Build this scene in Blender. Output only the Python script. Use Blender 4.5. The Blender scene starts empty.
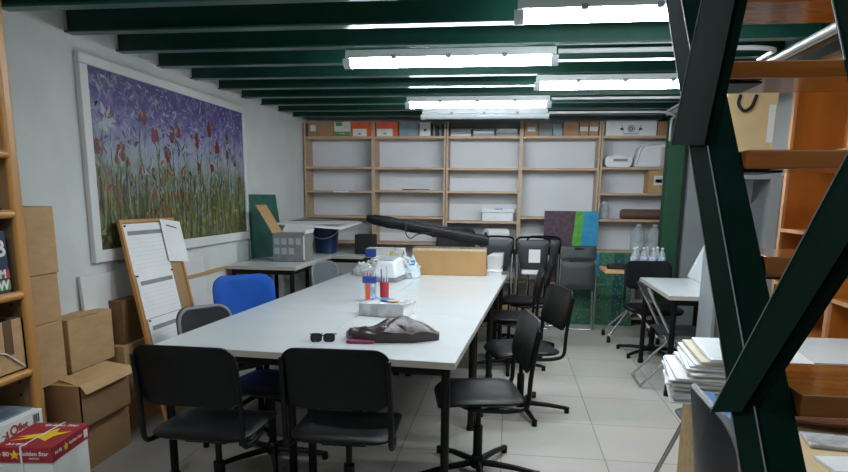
import bpy, bmesh, math, random
from mathutils import Vector, Matrix
random.seed(7)
PI = math.pi
S = bpy.context.scene
COL = S.collection

# ------------------------------------------------------------------ camera, world, exposure
FPX, PX, PY, CAMH = 637.0, 424.0, 318.0, 1.5
fy = Vector((510-PX, 197-PY, FPX)).normalized()          # room depth direction seen by the lens
hz = Vector((1, .01, 0))
dn = fy.cross(hz).normalized()
if dn.y < 0: dn = -dn
rx = dn.cross(fy).normalized()
if rx.x < 0: rx = -rx
up = -dn
# rows of world->lens
R0 = Vector((rx.x, fy.x, up.x)); R1 = Vector((rx.y, fy.y, up.y)); R2 = Vector((rx.z, fy.z, up.z))
cd = bpy.data.cameras.new('camera'); cam = bpy.data.objects.new('camera', cd); COL.objects.link(cam)
m = Matrix.Identity(4)
for i in range(3):
    m[i][0] = R0[i]; m[i][1] = -R1[i]; m[i][2] = -R2[i]
m[0][3], m[1][3], m[2][3] = 0, 0, CAMH
cam.matrix_world = m
cd.sensor_width = 36; cd.lens = 36*FPX/848; cd.shift_y = 82/848; cd.clip_start = .05
S.camera = cam
W = bpy.data.worlds.new('world'); S.world = W; W.use_nodes = True
W.node_tree.nodes['Background'].inputs[0].default_value = (.6, .7, .8, 1)
W.node_tree.nodes['Background'].inputs[1].default_value = .3
S.view_settings.view_transform = 'Standard'; S.view_settings.look = 'None'
S.view_settings.gamma = 1; S.view_settings.use_curve_mapping = False
S.view_settings.exposure = 2.08
TUBE = 15.0

# ------------------------------------------------------------------ materials
def lin(c):
    if isinstance(c, str): c = [int(c[i:i+2], 16)/255 for i in (0, 2, 4)]
    return tuple((x/12.92 if x < .04045 else ((x+.055)/1.055)**2.4) for x in c)+(1,)
def nodes(name):
    M = bpy.data.materials.new(name); M.use_nodes = True
    return M, M.node_tree.nodes, M.node_tree.links, M.node_tree.nodes['Principled BSDF']
def mat(name, c, rough=.5, var=.12, scale=8, metal=0, bump=0, bscale=60, stretch=None, spec=.5, alpha=None, detail=4, c2=None):
    """noise-varied paint / plastic / card; c2 = second colour of the noise, stretch = grain direction scale"""
    M, N, L, B = nodes(name)
    B.inputs['Roughness'].default_value = rough; B.inputs['Metallic'].default_value = metal
    B.inputs['Specular IOR Level'].default_value = spec
    tc = N.new('ShaderNodeTexCoord'); mp = N.new('ShaderNodeMapping'); L.new(tc.outputs['Object'], mp.inputs[0])
    if stretch: mp.inputs['Scale'].default_value = stretch
    n = N.new('ShaderNodeTexNoise'); n.inputs['Scale'].default_value = scale; n.inputs['Detail'].default_value = detail
    L.new(mp.outputs[0], n.inputs['Vector'])
    r = N.new('ShaderNodeValToRGB'); a = lin(c); b = lin(c2) if c2 else tuple(x*(1-var*2) for x in a[:3])+(1,)
    r.color_ramp.elements[0].color = b; r.color_ramp.elements[1].color = a
    r.color_ramp.elements[0].position = .3; r.color_ramp.elements[1].position = .65
    L.new(n.outputs[0], r.inputs[0]); L.new(r.outputs[0], B.inputs['Base Color'])
    if bump:
        n2 = N.new('ShaderNodeTexNoise'); n2.inputs['Scale'].default_value = bscale; L.new(mp.outputs[0], n2.inputs['Vector'])
        bp = N.new('ShaderNodeBump'); bp.inputs['Strength'].default_value = bump; bp.inputs['Distance'].default_value = .01
        L.new(n2.outputs[0], bp.inputs['Height']); L.new(bp.outputs[0], B.inputs['Normal'])
    if alpha is not None:
        B.inputs['Alpha'].default_value = alpha
    return M
def glass(name, c, alpha=.35):
    M, N, L, B = nodes(name)
    B.inputs['Base Color'].default_value = lin(c); B.inputs['Roughness'].default_value = .08
    B.inputs['Alpha'].default_value = alpha; return M
def emit(name, c, s):
    M, N, L, B = nodes(name)
    B.inputs['Base Color'].default_value = (.8, .8, .8, 1)
    B.inputs['Emission Color'].default_value = lin(c); B.inputs['Emission Strength'].default_value = s; return M

m_wall = mat('white_plaster', 'd2d5d2', .8, .05, 3, bump=.25, bscale=14)
m_wallback = mat('back_plaster', 'c0c4c4', .8, .04, 3)
m_green = mat('dark_green_paint', '10271f', .9, .14, 5, spec=.02)
m_greenb = mat('beam_green_paint', '1c4a3e', .3, .12, 5)
m_greencol = mat('column_green_paint', '1f5238', .45, .12, 5)
m_deck = mat('deck_green_paint', '2c5a4c', .5, .1, 4)
m_birch = mat('birch_wood', 'c0a285', .5, .1, 5, stretch=(1, 1, 8))
m_pine = mat('amber_beech_wood', 'c28a48', .4, .13, 6, stretch=(1, 1, .25))
m_peg = mat('beech_panel_wood', '8f7350', .5, .1, 6)
m_orange = mat('orange_cherry_wood', 'c57a30', .35, .16, 5, stretch=(1, 1, .2))
m_peach = mat('cherry_edge_wood', 'e0a878', .45, .08, 5)
m_tread = mat('varnished_tread_wood', 'a86428', .12, .2, 5, stretch=(.3, 6, 6))
m_shelfback = mat('white_backboard', 'd3d7dc', .6, .04, 2)
m_table = mat('white_laminate', 'c8cccd', .22, .03, 3)
m_tedge = mat('laminate_edge', 'b5aea2', .5, .06, 5)
m_blk = mat('black_plastic', '0c0d0f', .4, .2, 20, bump=.15, bscale=300, spec=.22)
m_bmetal = mat('black_metal', '0b0c0e', .45, .2, 10, spec=.25)
m_chrome = mat('chrome_metal', 'b5b9bb', .25, .05, 10, metal=.8)
m_card = mat('cardboard', 'bd976a', .8, .08, 9, stretch=(1, 1, 3))
m_card2 = mat('brown_cardboard', 'a5805a', .8, .09, 9)
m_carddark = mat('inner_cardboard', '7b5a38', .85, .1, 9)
m_tape = mat('brown_tape', '6d4c38', .35, .1, 9)
m_cleartape = mat('clear_tape', 'c9b898', .15, .1, 30)
m_white = mat('white_card', 'd9d9d6', .6, .03, 6)
m_paper = mat('white_paper', 'e6e6e4', .7, .03, 6)
m_wplastic = mat('white_plastic', 'dfe2e4', .35, .03, 6)
m_gplastic = mat('grey_plastic', '8a8d90', .45, .06, 6)
m_dgrey = mat('dark_grey_plastic', '2b2f33', .45, .1, 8)
m_gfab = mat('grey_fabric', '6a6f74', .85, .12, 90)
m_blue = mat('blue_fabric', '0a55b6', .8, .08, 120)
m_navy = mat('navy_plastic', '14305e', .35, .1, 8)
m_red = mat('red_card', '9a2430', .5, .06, 8)
m_redp = mat('red_plastic', 'ab2a36', .4, .06, 8)
m_yellow = mat('yellow_ink', 'e7c22c', .5, .05, 8)
m_orangec = mat('orange_card', 'dd5a28', .55, .06, 8)
m_gcard = mat('green_print', '5f8a3a', .6, .06, 8)
m_ink = mat('dark_ink', '2b2d33', .7, .1, 8)
m_inkblue = mat('blue_ink', '2a449a', .6, .1, 8)
m_inkred = mat('red_ink', 'b3342c', .6, .1, 8)
m_greyink = mat('grey_ink', '8b8d8f', .7, .1, 8)
m_leather = mat('brown_leather', '3f3230', .38, .2, 12, bump=.35, bscale=26)
m_pink = mat('magenta_fabric', '8c3558', .7, .1, 20)
m_greycard = mat('printed_grey_card', '7d7f7e', .6, .12, 14)
m_greymetal = mat('grey_metal', '8d9496', .5, .05, 5)
m_greymetal2 = mat('pale_grey_metal', 'a3a9ab', .45, .05, 5)
m_wboard = mat('whiteboard_enamel', 'dfe5e8', .2, .03, 3)
m_beige = mat('beige_board', 'd3b98a', .6, .06, 5)
m_cream = mat('cream_paper', 'd8cdb4', .7, .04, 6)
m_chip = mat('chipboard', 'b7986c', .6, .12, 30)
m_cork = mat('cork', 'a98860', .85, .14, 120)
m_gboard = mat('teal_green_board', '1b5c50', .5, .25, 7)
m_slate = mat('blue_grey_binder', '7f929c', .5, .15, 18)
m_silver = mat('light_silver_paint', 'c8cbcc', .35, .04, 8)
m_faint = mat('faint_ink', 'cfd0d0', .7, .03, 8)
m_photo = mat('grey_print_picture', '9a9d9e', .5, 0, 5, c2='24282b', detail=8)
m_clear = glass('clear_plastic', 'cdd8de', .4)
m_label = mat('blue_white_label', 'dfe6f2', .5, 0, 26, c2='3a5c9c')
m_purpleart = mat('maroon_canvas', '5a4450', .7, 0, 22, c2='3e2c3a', detail=8)
m_limeart = mat('lime_canvas_paint', '5fae3f', .7, .2, 20)
m_cyanart = mat('cyan_canvas_paint', '2c92bd', .7, .15, 14)
m_greenart = mat('meadow_canvas_paint', '3f7a58', .7, 0, 26, c2='2c5548', detail=9)
m_darkteal = mat('teal_canvas_paint', '1c5a50', .7, .25, 20)
m_brown = mat('brown_roll_paper', '6a4a40', .6, .15, 12)
m_umber = mat('dark_brown_wood', '6b3f22', .3, .2, 8)
m_bag = mat('black_nylon', '15181b', .6, .3, 14, bump=.4, bscale=30, spec=.25)
m_pinkish = mat('dusty_pink_plastic', 'c9aea4', .5, .06, 8)
m_bluebag = mat('blue_film', '2a86c8', .3, .2, 14)
m_clearbag = mat('wrinkled_clear_film', 'cfd3d5', .18, 0, 16, c2='aba7a2', bump=.8, bscale=40)
m_film = mat('milky_plastic_film', 'c9d6de', .3, 0, 22, c2='9fb0ba', bump=.7, bscale=40)
m_diff = emit('lit_diffuser', 'eef8ff', TUBE)
m_body = mat('lamp_housing', 'c9cdcc', .45, .04, 8)
m_off = mat('unlit_diffuser', 'b9c1c3', .3, .05, 8)
m_dark = mat('matt_black_card', '141414', .7, .1, 8)  # plain matt black for cases, straps, lenses and hole marks

# floor: large pale vinyl tiles
M, N, L, B = nodes('floor_tiles')
tc = N.new('ShaderNodeTexCoord'); br = N.new('ShaderNodeTexBrick')
br.offset = 0; br.inputs['Scale'].default_value = 1; br.inputs['Brick Width'].default_value = .6; br.inputs['Row Height'].default_value = .6
br.inputs['Mortar Size'].default_value = .004; br.inputs['Mortar'].default_value = lin('86827c')
br.inputs['Color1'].default_value = lin('b9b4ab'); br.inputs['Color2'].default_value = lin('b3aea6')
n = N.new('ShaderNodeTexNoise'); n.inputs['Scale'].default_value = 3; n.inputs['Detail'].default_value = 6
mx = N.new('ShaderNodeMix'); mx.data_type = 'RGBA'; mx.blend_type = 'MULTIPLY'; mx.inputs[0].default_value = .18
L.new(tc.outputs['Object'], br.inputs['Vector']); L.new(tc.outputs['Object'], n.inputs['Vector'])
L.new(br.outputs['Color'], mx.inputs[6]); L.new(n.outputs['Color'], mx.inputs[7]); L.new(mx.outputs[2], B.inputs['Base Color'])
B.inputs['Roughness'].default_value = .38
m_floor = M
# poppy field canvas base: purple sky to pale violet to green grass
M, N, L, B = nodes('poppy_canvas')
tc = N.new('ShaderNodeTexCoord'); sp = N.new('ShaderNodeSeparateXYZ'); L.new(tc.outputs['Object'], sp.inputs[0])
n = N.new('ShaderNodeTexNoise'); n.inputs['Scale'].default_value = 7; n.inputs['Detail'].default_value = 9; n.inputs['Roughness'].default_value = .7
L.new(tc.outputs['Object'], n.inputs['Vector'])
ad = N.new('ShaderNodeMath'); ad.operation = 'MULTIPLY_ADD'; ad.inputs[1].default_value = .62; L.new(n.outputs[0], ad.inputs[0]); 
sc = N.new('ShaderNodeMath'); sc.operation = 'MULTIPLY_ADD'; sc.inputs[1].default_value = .91; sc.inputs[2].default_value = -1.31; L.new(sp.outputs['Z'], sc.inputs[0])
L.new(sc.outputs[0], ad.inputs[2])
r = N.new('ShaderNodeValToRGB'); cr = r.color_ramp
cr.elements[0].position = .0; cr.elements[0].color = lin('4f5224')
cr.elements[1].position = 1; cr.elements[1].color = lin('4a3d78')
for p, c in ((.18, '6d6c34'), (.34, '6a7350'), (.5, '7f8b78'), (.62, '9299a8'), (.74, '8a86ae'), (.85, '5d4f8e')):
    e = cr.elements.new(p); e.color = lin(c)
L.new(ad.outputs[0], r.inputs[0]); B.inputs['Roughness'].default_value = .6
n3 = N.new('ShaderNodeTexNoise'); n3.inputs['Scale'].default_value = 11; n3.inputs['Detail'].default_value = 12; n3.inputs['Roughness'].default_value = .75; n3.inputs['Distortion'].default_value = .6
r3 = N.new('ShaderNodeValToRGB'); r3.color_ramp.elements[0].position = .5; r3.color_ramp.elements[1].position = .68; r3.color_ramp.elements[1].color = (.75, .75, .75, 1)
mxp = N.new('ShaderNodeMix'); mxp.data_type = 'RGBA'; mxp.inputs[7].default_value = lin('9aa0a6')
L.new(tc.outputs['Object'], n3.inputs['Vector']); L.new(n3.outputs[0], r3.inputs[0]); L.new(r3.outputs[0], mxp.inputs[0]); L.new(r.outputs[0], mxp.inputs[6]); L.new(mxp.outputs[2], B.inputs['Base Color'])
n4 = N.new('ShaderNodeBump'); n4.inputs['Strength'].default_value = .4; L.new(n3.outputs[0], n4.inputs['Height']); L.new(n4.outputs[0], B.inputs['Normal'])
m_canvas = M
P_ = {k: mat('oil_paint_'+k, c, .5, .15, 20) for k, c in dict(scarlet='7c2a34', rust='8a5238', olive='626a38', moss='4b5635', straw='8a8444', mustard='a39838',
      sage='828e7c', lilac='8a86a8', violet='4f4580', violet2='6a6090', milk='a8acb6', paleblue='9aa8bd', umber='4a3a28').items()}

# ------------------------------------------------------------------ mesh building
class MB:
    def __init__(s): s.v = []; s.f = []; s.mi = []
    def add(s, vs, fs, mi=0, M=None):
        o = len(s.v)
        s.v += [tuple(M @ Vector(p)) if M else tuple(p) for p in vs]
        s.f += [tuple(i+o for i in f) for f in fs]; s.mi += [mi]*len(fs); return s
    def box(s, c, d, mi=0, M=None, rz=0, ry=0, rx=0):
        x, y, z = d[0]/2, d[1]/2, d[2]/2
        vs = [(-x,-y,-z),(x,-y,-z),(x,y,-z),(-x,y,-z),(-x,-y,z),(x,-y,z),(x,y,z),(-x,y,z)]
        T = Matrix.Translation(c) @ Matrix.Rotation(rz,4,'Z') @ Matrix.Rotation(ry,4,'Y') @ Matrix.Rotation(rx,4,'X')
        if M: T = M @ T
        return s.add(vs, [(0,3,2,1),(4,5,6,7),(0,1,5,4),(1,2,6,5),(2,3,7,6),(3,0,4,7)], mi, T)
    def bb(s, a, b, mi=0, M=None):
        return s.box([(a[i]+b[i])/2 for i in range(3)], [abs(b[i]-a[i]) for i in range(3)], mi, M)
    def prism(s, pts, ext, mi=0, M=None):
        n = len(pts); e = Vector(ext); a = [Vector(p) for p in pts]; b = [p+e for p in a]
        return s.add(a+b, [tuple(range(n))[::-1], tuple(range(n, 2*n))]+[(i, (i+1)%n, (i+1)%n+n, i+n) for i in range(n)], mi, M)
    def tube(s, path, r, seg=8, mi=0, M=None, closed=False, round_=.0):
        p = [Vector(q) for q in path]
        if round_:
            q = [p[0]]
            for i in range(1, len(p)-1):
                a = (p[i-1]-p[i]); b = (p[i+1]-p[i]); k = min(round_, a.length*.45, b.length*.45)
                A = p[i]+a.normalized()*k; C = p[i]+b.normalized()*k
                for t in (0, .25, .5, .75, 1): q.append(A*(1-t)**2+p[i]*2*t*(1-t)+C*t*t)
            p = q+[p[-1]]
        n = len(p); vs = []; fs = []; rr = r if isinstance(r, (list, tuple)) else [r]*n; side = None
        for i in range(n):
            d = (p[(i+1)%n]-p[i-1]) if closed else (p[min(i+1,n-1)]-p[max(i-1,0)])
            d.normalize()
            if side is None:
                side = d.cross(Vector((0,0,1)) if abs(d.z) < .9 else Vector((1,0,0))).normalized()
            else:
                side = (side-d*side.dot(d)).normalized()
            w = d.cross(side)
            for k in range(seg):
                a = 2*PI*k/seg; vs.append(p[i]+(side*math.cos(a)+w*math.sin(a))*rr[i])
        for i in range(n if closed else n-1):
            for k in range(seg):
                j = (i+1)%n; fs.append((i*seg+k, i*seg+(k+1)%seg, j*seg+(k+1)%seg, j*seg+k))
        if not closed: fs += [tuple(range(seg))[::-1], tuple((n-1)*seg+k for k in range(seg))]
        return s.add(vs, fs, mi, M)
    def lathe(s, prof, seg=20, mi=0, M=None, cap=True):
        vs = []; fs = []; n = len(prof)
        for r, z in prof:
            for k in range(seg): a = 2*PI*k/seg; vs.append((r*math.cos(a), r*math.sin(a), z))
        for i in range(n-1):
            for k in range(seg): fs.append((i*seg+k, i*seg+(k+1)%seg, (i+1)*seg+(k+1)%seg, (i+1)*seg+k))
        if cap: fs += [tuple(range(seg))[::-1], tuple((n-1)*seg+k for k in range(seg))]
        return s.add(vs, fs, mi, M)
    def grid(s, fn, nu, nv, mi=0, M=None, th=None):
        vs = [fn(i/nu, j/nv) for i in range(nu+1) for j in range(nv+1)]
        fs = [(i*(nv+1)+j, (i+1)*(nv+1)+j, (i+1)*(nv+1)+j+1, i*(nv+1)+j+1) for i in range(nu) for j in range(nv)]
        return s.add(vs, fs, mi, M)
    def pad(s, outline, mapf, th, rings=5, mi=0, M=None, edge=.35):
        """closed cushion/panel: outline in 2D about its centre, mapf(x,y,off)->3D"""
        n = len(outline); vs = []; fs = []
        ks = [i/rings for i in range(1, rings+1)]
        for side in (1, -1):
            for k in ks:
                off = side*th/2 if k < 1 else side*th*edge/2
                kk = k if k < 1 else 1
                if rings > 1 and k == ks[-2]: kk = .94
                for (x, y) in outline: vs.append(mapf(x*kk, y*kk, off))
        c0 = len(vs); vs += [mapf(0, 0, th/2), mapf(0, 0, -th/2)]
        h = rings*n
        for sd in (0, 1):
            b = sd*h
            for r in range(rings-1):
                for k in range(n):
                    q = (b+r*n+k, b+r*n+(k+1)%n, b+(r+1)*n+(k+1)%n, b+(r+1)*n+k); fs.append(q if sd else q[::-1])
            for k in range(n):
                t = (c0+sd, b+k, b+(k+1)%n); fs.append(t[::-1] if sd else t)
        for k in range(n):
            a = (rings-1)*n; fs.append((a+k, a+h+k, a+h+(k+1)%n, a+(k+1)%n))
        return s.add(vs, fs, mi, M)
    def build(s, name, mats, parent=None, loc=None, rz=0, bevel=0, smooth=False, **props):
        me = bpy.data.meshes.new(name); me.from_pydata(s.v, [], s.f)
        if not isinstance(mats, (list, tuple)): mats = [mats]
        for q in mats: me.materials.append(q)
        for p, k in zip(me.polygons, s.mi): p.material_index = k; p.use_smooth = smooth
        bm = bmesh.new(); bm.from_mesh(me); bmesh.ops.recalc_face_normals(bm, faces=bm.faces); bm.to_mesh(me); bm.free()
        if smooth:
            try: me.set_sharp_from_angle(angle=math.radians(42))
            except Exception: pass
        me.update()
        o = bpy.data.objects.new(name, me); COL.objects.link(o)
        if parent: o.parent = parent
        if loc: o.location = loc
        if rz: o.rotation_euler = (0, 0, rz)
        if bevel:
            b = o.modifiers.new('b', 'BEVEL'); b.width = bevel; b.segments = 2; b.limit_method = 'ANGLE'
        for k, v in props.items(): o[k] = v
        return o
def rrect(w, h, r, n=5):
    pts = []
    for cx, cy, a0 in ((w/2-r, h/2-r, 0), (-w/2+r, h/2-r, 90), (-w/2+r, -h/2+r, 180), (w/2-r, -h/2+r, 270)):
        for k in range(n+1):
            a = math.radians(a0+90*k/n); pts.append((cx+r*math.cos(a), cy+r*math.sin(a)))
    return pts
def thing(name, label, cat, loc=(0,0,0), rz=0, group=None):
    o = bpy.data.objects.new(name, None); COL.objects.link(o); o.empty_display_size = .1
    o.location = loc; o.rotation_euler = (0, 0, rz); o['label'] = label; o['category'] = cat
    if group: o['group'] = group
    return o
def tag(o, label, cat, group=None, kind=None):
    o['label'] = label; o['category'] = cat
    if group: o['group'] = group
    if kind: o['kind'] = kind
    return o
def dup(root, loc, rz=0, label=None, group=None):
    r = root.copy(); COL.objects.link(r); r.location = loc; r.rotation_euler = (0, 0, rz)
    if label: r['label'] = label
    if group: r['group'] = group
    for ch in list(root.children):
        c = ch.copy(); COL.objects.link(c); c.parent = r
        for g in list(ch.children):
            d = g.copy(); COL.objects.link(d); d.parent = c
    return r
def struct(o): o['kind'] = 'structure'; return o
def text(s, size, mt, parent, M, name='lettering', squeeze=1.0, bold=0):
    """flat lettering as a mesh; M maps text plane (x right, y up) to the parent's space"""
    c = bpy.data.curves.new(name, 'FONT'); c.body = s; c.size = size; c.align_x = 'CENTER'; c.align_y = 'CENTER'; c.resolution_u = 3
    c.extrude = .0006; c.offset = bold
    t = bpy.data.objects.new('tmp', c); COL.objects.link(t)
    dg = bpy.context.evaluated_depsgraph_get(); me = bpy.data.meshes.new_from_object(t.evaluated_get(dg))
    bpy.data.objects.remove(t); me.name = name
    me.transform(Matrix.Scale(squeeze, 4, (1, 0, 0))); me.transform(M)
    me.materials.clear(); me.materials.append(mt)
    o = bpy.data.objects.new(name, me); COL.objects.link(o); o.parent = parent
    return o
def facing(c, right, upv):
    """matrix with x=right, y=up at c"""
    x = Vector(right).normalized(); y = Vector(upv).normalized(); z = x.cross(y)
    M = Matrix.Identity(4)
    for i in range(3): M[i][0], M[i][1], M[i][2], M[i][3] = x[i], y[i], z[i], c[i]
    return M

# ------------------------------------------------------------------ room shell
XL, XR, YB, YF, ZT = -2.53, 2.45, 8.07, -2.2, 2.545
struct(MB().bb((XL-.1, YF-.1, -.1), (XR+.1, YB+.1, 0)).build('floor', m_floor))
struct(MB().bb((XL-.12, YF, 0), (XL, YB, 2.7)).build('wall_left', m_wall))
struct(MB().bb((XL-.12, YB, 0), (XR+.12, YB+.12, 2.7)).build('wall_back', m_wallback))
struct(MB().bb((XR, YF, 0), (XR+.12, YB, 2.7)).build('wall_right', m_wall))
struct(MB().bb((XL-.12, YF-.12, 0), (XR+.12, YF, 2.7)).build('wall_front', m_wall))
# deck with a stair opening over the stairs
d = MB(); d.bb((XL, YF, ZT), (.4, YB, ZT+.06)); d.bb((.4, 2.75, ZT), (XR, YB, ZT+.06)); d.bb((.4, YF, ZT), (XR, .2, ZT+.06))
struct(d.build('ceiling', m_deck))
tn = 1
def ibeam(a, b, w=.075, h=.14, t=.009):
    a = Vector(a); b = Vector(b); d = b-a; Lh = d.length; ang = math.atan2(d.y, d.x); c = (a+b)/2
    q = MB(); q.box((0, 0, t/2), (Lh, w, t)); q.box((0, 0, h-t/2), (Lh, w, t)); q.box((0, 0, h/2), (Lh, t, h-2*t))
    return q, c, ang
for i in range(-4, 10):
    y = 3.09+.4845*i
    x1 = 1.69 if y > 2.7 else (XR if y < .2 else .4)
    q, c, an = ibeam((XL, y, 2.39), (x1, y, 2.39)); struct(q.build('trim_%d' % tn, m_greenb, loc=c)); tn += 1
# trimmer along the stair opening and one along the right wall
q = MB(); q.bb((-.035, .2, 2.39), (.035, 2.7, 2.545)); struct(q.build('trim_%d' % tn, m_green, loc=(.4, 0, 0))); tn += 1
q = MB(); q.bb((-.006, 2.75, 2.39), (.006, 8.05, 2.54)); q.bb((-.055, 2.75, 2.39), (.055, 8.05, 2.40)); q.bb((-.055, 2.75, 2.53), (.055, 8.05, 2.54)); struct(q.build('trim_%d' % tn, m_greenb, loc=(1.745, 0, 0))); tn += 1
# steel column, H section
q = MB(); q.bb((-.085, -.08, 0), (.085, -.068, 2.39)); q.bb((-.085, .068, 0), (.085, .08, 2.39)); q.bb((-.006, -.07, 0), (.006, .07, 2.39))
q.bb((-.13, -.12, 0), (.13, .12, .012))
struct(q.build('trim_%d' % tn, m_greencol, loc=(1.745, 7.38, 0))); tn += 1
# little skirting of the right partition
struct(MB().bb((XL, YB-.012, 0), (XR, YB, .08)).build('baseboard_back', m_greymetal))

# ------------------------------------------------------------------ ceiling lights
def lamp(loc, length, label, lit=True):
    t = thing('fluorescent_light', label, 'ceiling light', loc, 0, 'strip lights under the ceiling beams')
    h = MB(); h.prism([(-length/2, -.06, -.008), (-length/2, .06, -.008), (-length/2, .05, .04), (-length/2, -.05, .04)], (length, 0, 0))
    h.build('housing', m_body, t, bevel=.004)
    L2 = length/2-.03
    prof = [(.052*math.cos(a), -.01-.048*math.sin(a)) for a in [PI*k/10 for k in range(11)]]
    q = MB(); q.prism([(-L2, x, z) for x, z in prof], (2*L2, 0, 0)); q.build('diffuser', m_diff if lit else m_off, t, smooth=True)
    for s in (-1, 1):
        e = MB(); e.prism([(s*L2-(0 if s > 0 else .045), x*1.08, z*1.08) for x, z in prof], (.045, 0, 0)); e.build('end_cap', m_off, t, smooth=True)
    for s in (-.55, 0, .55):
        for y in (-.059, .059): MB().box((s*L2, y, -.006), (.03, .008, .026)).build('clip', m_gplastic, t)
    return t
ZL = 2.345
lamp((-.40, 4.14, ZL), 1.29, 'lit fluorescent strip light left of centre, above the middle of the long table')
lamp((.63, 3.18, ZL), 1.25, 'lit fluorescent strip light nearest the camera, running behind the stair steel at the top')
lamp((.80, 5.06, ZL), 1.27, 'lit fluorescent strip light whose right end meets the stair steel, second from the right wall')
lamp((-.32, 6.02, ZL), 1.28, 'lit fluorescent strip light farthest back, in front of the back shelves')
lamp((-.29, 6.86, ZL), 1.28, 'unlit grey fluorescent fitting right behind the farthest lit strip light', lit=False)
lamp((-1.45, 1.0, ZL), 1.27, 'lit fluorescent strip light to the left above the camera')
# conduits
def pipe(name, pts, r, label, mt=m_silver):
    q = MB(); q.tube(pts, r, 8, round_=.06); o = q.build(name, mt, smooth=True); tag(o, label, 'pipe', 'electrical conduits under the ceiling'); return o
pipe('conduit', [(.26, 4.16, 2.37), (1.40, 4.16, 2.37), (1.53, 4.22, 2.37), (1.53, 4.5, 2.37)], .014, 'grey conduit running right from the left centre strip light')
pipe('conduit', [(.34, 6.03, 2.365), (1.45, 6.03, 2.365), (1.53, 6.1, 2.365), (1.53, 7.0, 2.36)], .011, 'thin pale conduit running right from the farthest lit strip light')
pipe('conduit', [(.36, 6.88, 2.35), (1.5, 6.88, 2.35), (1.62, 6.95, 2.32), (1.66, 7.28, 2.32), (1.66, 7.28, 2.1)], .012, 'thin conduit from the unlit fitting bending down at the green column')
pipe('conduit', [(1.60, 2.9, 2.365), (1.60, 7.2, 2.365)], .018, 'thick silver conduit running away from the camera under the right hand girder')
pipe('conduit', [(1.66, 2.9, 2.37), (1.66, 7.2, 2.37)], .014, 'thin silver conduit close beside the thick one under the right hand girder')

# ------------------------------------------------------------------ poppy painting
t = thing('poppy_painting', 'large framed painting of red poppies under a violet sky on the left wall', 'painting', (XL, 4.775, 0))
q = MB(); Y0, Y1, Z0, Z1 = -1.18, 1.19, 1.075, 2.305
fw = .075
q.bb((.0, Y0, Z1-.06), (.035, Y1, Z1)); q.bb((0, Y0, Z0), (.035, Y1, Z0+.075)); q.bb((0, Y0, Z0+.075), (.035, Y0+fw, Z1-.06)); q.bb((0, Y1-.045, Z0+.075), (.035, Y1, Z1-.06))
q.build('frame', m_white, t, bevel=.006)
c = MB(); c.bb((.001, Y0+fw, Z0+.075), (.02, Y1-.045, Z1-.06)); 
cv = c.build('canvas', m_canvas, t)
cy0, cy1, cz0, cz1 = Y0+fw+.005, Y1-.05, Z0+.08, Z1-.065
keys = list(P_); st = MB(); lay = [0]
def stroke(y, z, L_, w, a, k):
    lay[0] += 1; x = .0205+(lay[0] % 97)*.00003
    dy, dz = math.cos(a), math.sin(a); pts = []
    b = random.uniform(-.15, .15)*L_
    for u, ww in ((-.5, .35), (-.2, 1), (.2, .9), (.5, .2)):
        o = b*(1-4*u*u)
        py, pz = y+dy*L_*u-dz*o, z+dz*L_*u+dy*o
        pts.append(((py-dz*w*ww/2, pz+dy*w*ww/2), (py+dz*w*ww/2, pz-dy*w*ww/2)))
    cl = lambda p: (x, min(max(p[0], cy0), cy1), min(max(p[1], cz0), cz1))
    vs = [cl(p[0]) for p in pts]+[cl(p[1]) for p in pts]
    st.add(vs, [(0,1,5,4),(1,2,6,5),(2,3,7,6)], keys.index(k))
ur = random.uniform
for i in range(480): stroke(ur(cy0, cy1), ur(1.8, 2.24), ur(.03, .08), ur(.006, .022), ur(-1.4, 1.4), random.choice(['violet', 'violet2', 'lilac', 'paleblue', 'violet2', 'lilac', 'sage']))
for i in range(330): stroke(ur(cy0, cy1), ur(1.5, 1.9), ur(.04, .12), ur(.005, .018), ur(.8, 2.3), random.choice(['sage', 'paleblue', 'sage', 'lilac', 'olive']))
for i in range(90): stroke(ur(cy0, cy0+1.3), ur(1.35, 1.72), ur(.04, .12), ur(.012, .035), ur(.6, 2.5), random.choice(['rust', 'rust', 'umber', 'olive']))
for i in range(560):
    z = ur(1.16, 1.6); stroke(ur(cy0, cy1), z, ur(.1, .35), ur(.006, .016), PI/2+ur(-.22, .22), random.choice(['olive', 'moss', 'straw', 'moss', 'umber', 'olive', 'sage']))
for i in range(90): stroke(ur(cy0, cy1), ur(1.16, 1.4), ur(.03, .08), ur(.012, .03), ur(0, 3), random.choice(['mustard', 'straw', 'moss']))
for i in range(70): stroke(ur(cy0, cy0+.5), ur(1.16, 1.3), ur(.05, .1), ur(.02, .04), ur(0, 3), random.choice(['umber', 'moss']))
for i in range(110): stroke(ur(cy0, cy1), ur(1.9, 2.22), ur(.02, .06), ur(.004, .008), ur(0, 3.1), 'milk')
for i in range(26): a = i*PI/6.5; stroke(-.95+.05*math.cos(a)+ur(-.03, .03), 1.93+.05*math.sin(a)+ur(-.02,.05), .07, .025, a, 'milk')
FL = [(3.87, 1.98), (3.71, 1.77), (3.96, 1.77), (4.24, 2.02), (4.38, 1.9), (4.71, 1.97), (4.54, 1.78), (5.01, 1.92), (5.23, 2.03), (5.36, 1.89), (5.57, 1.98), (5.72, 1.79), (5.56, 1.84), (5.02, 1.71), (5.25, 1.71), (4.62, 1.93)]
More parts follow.
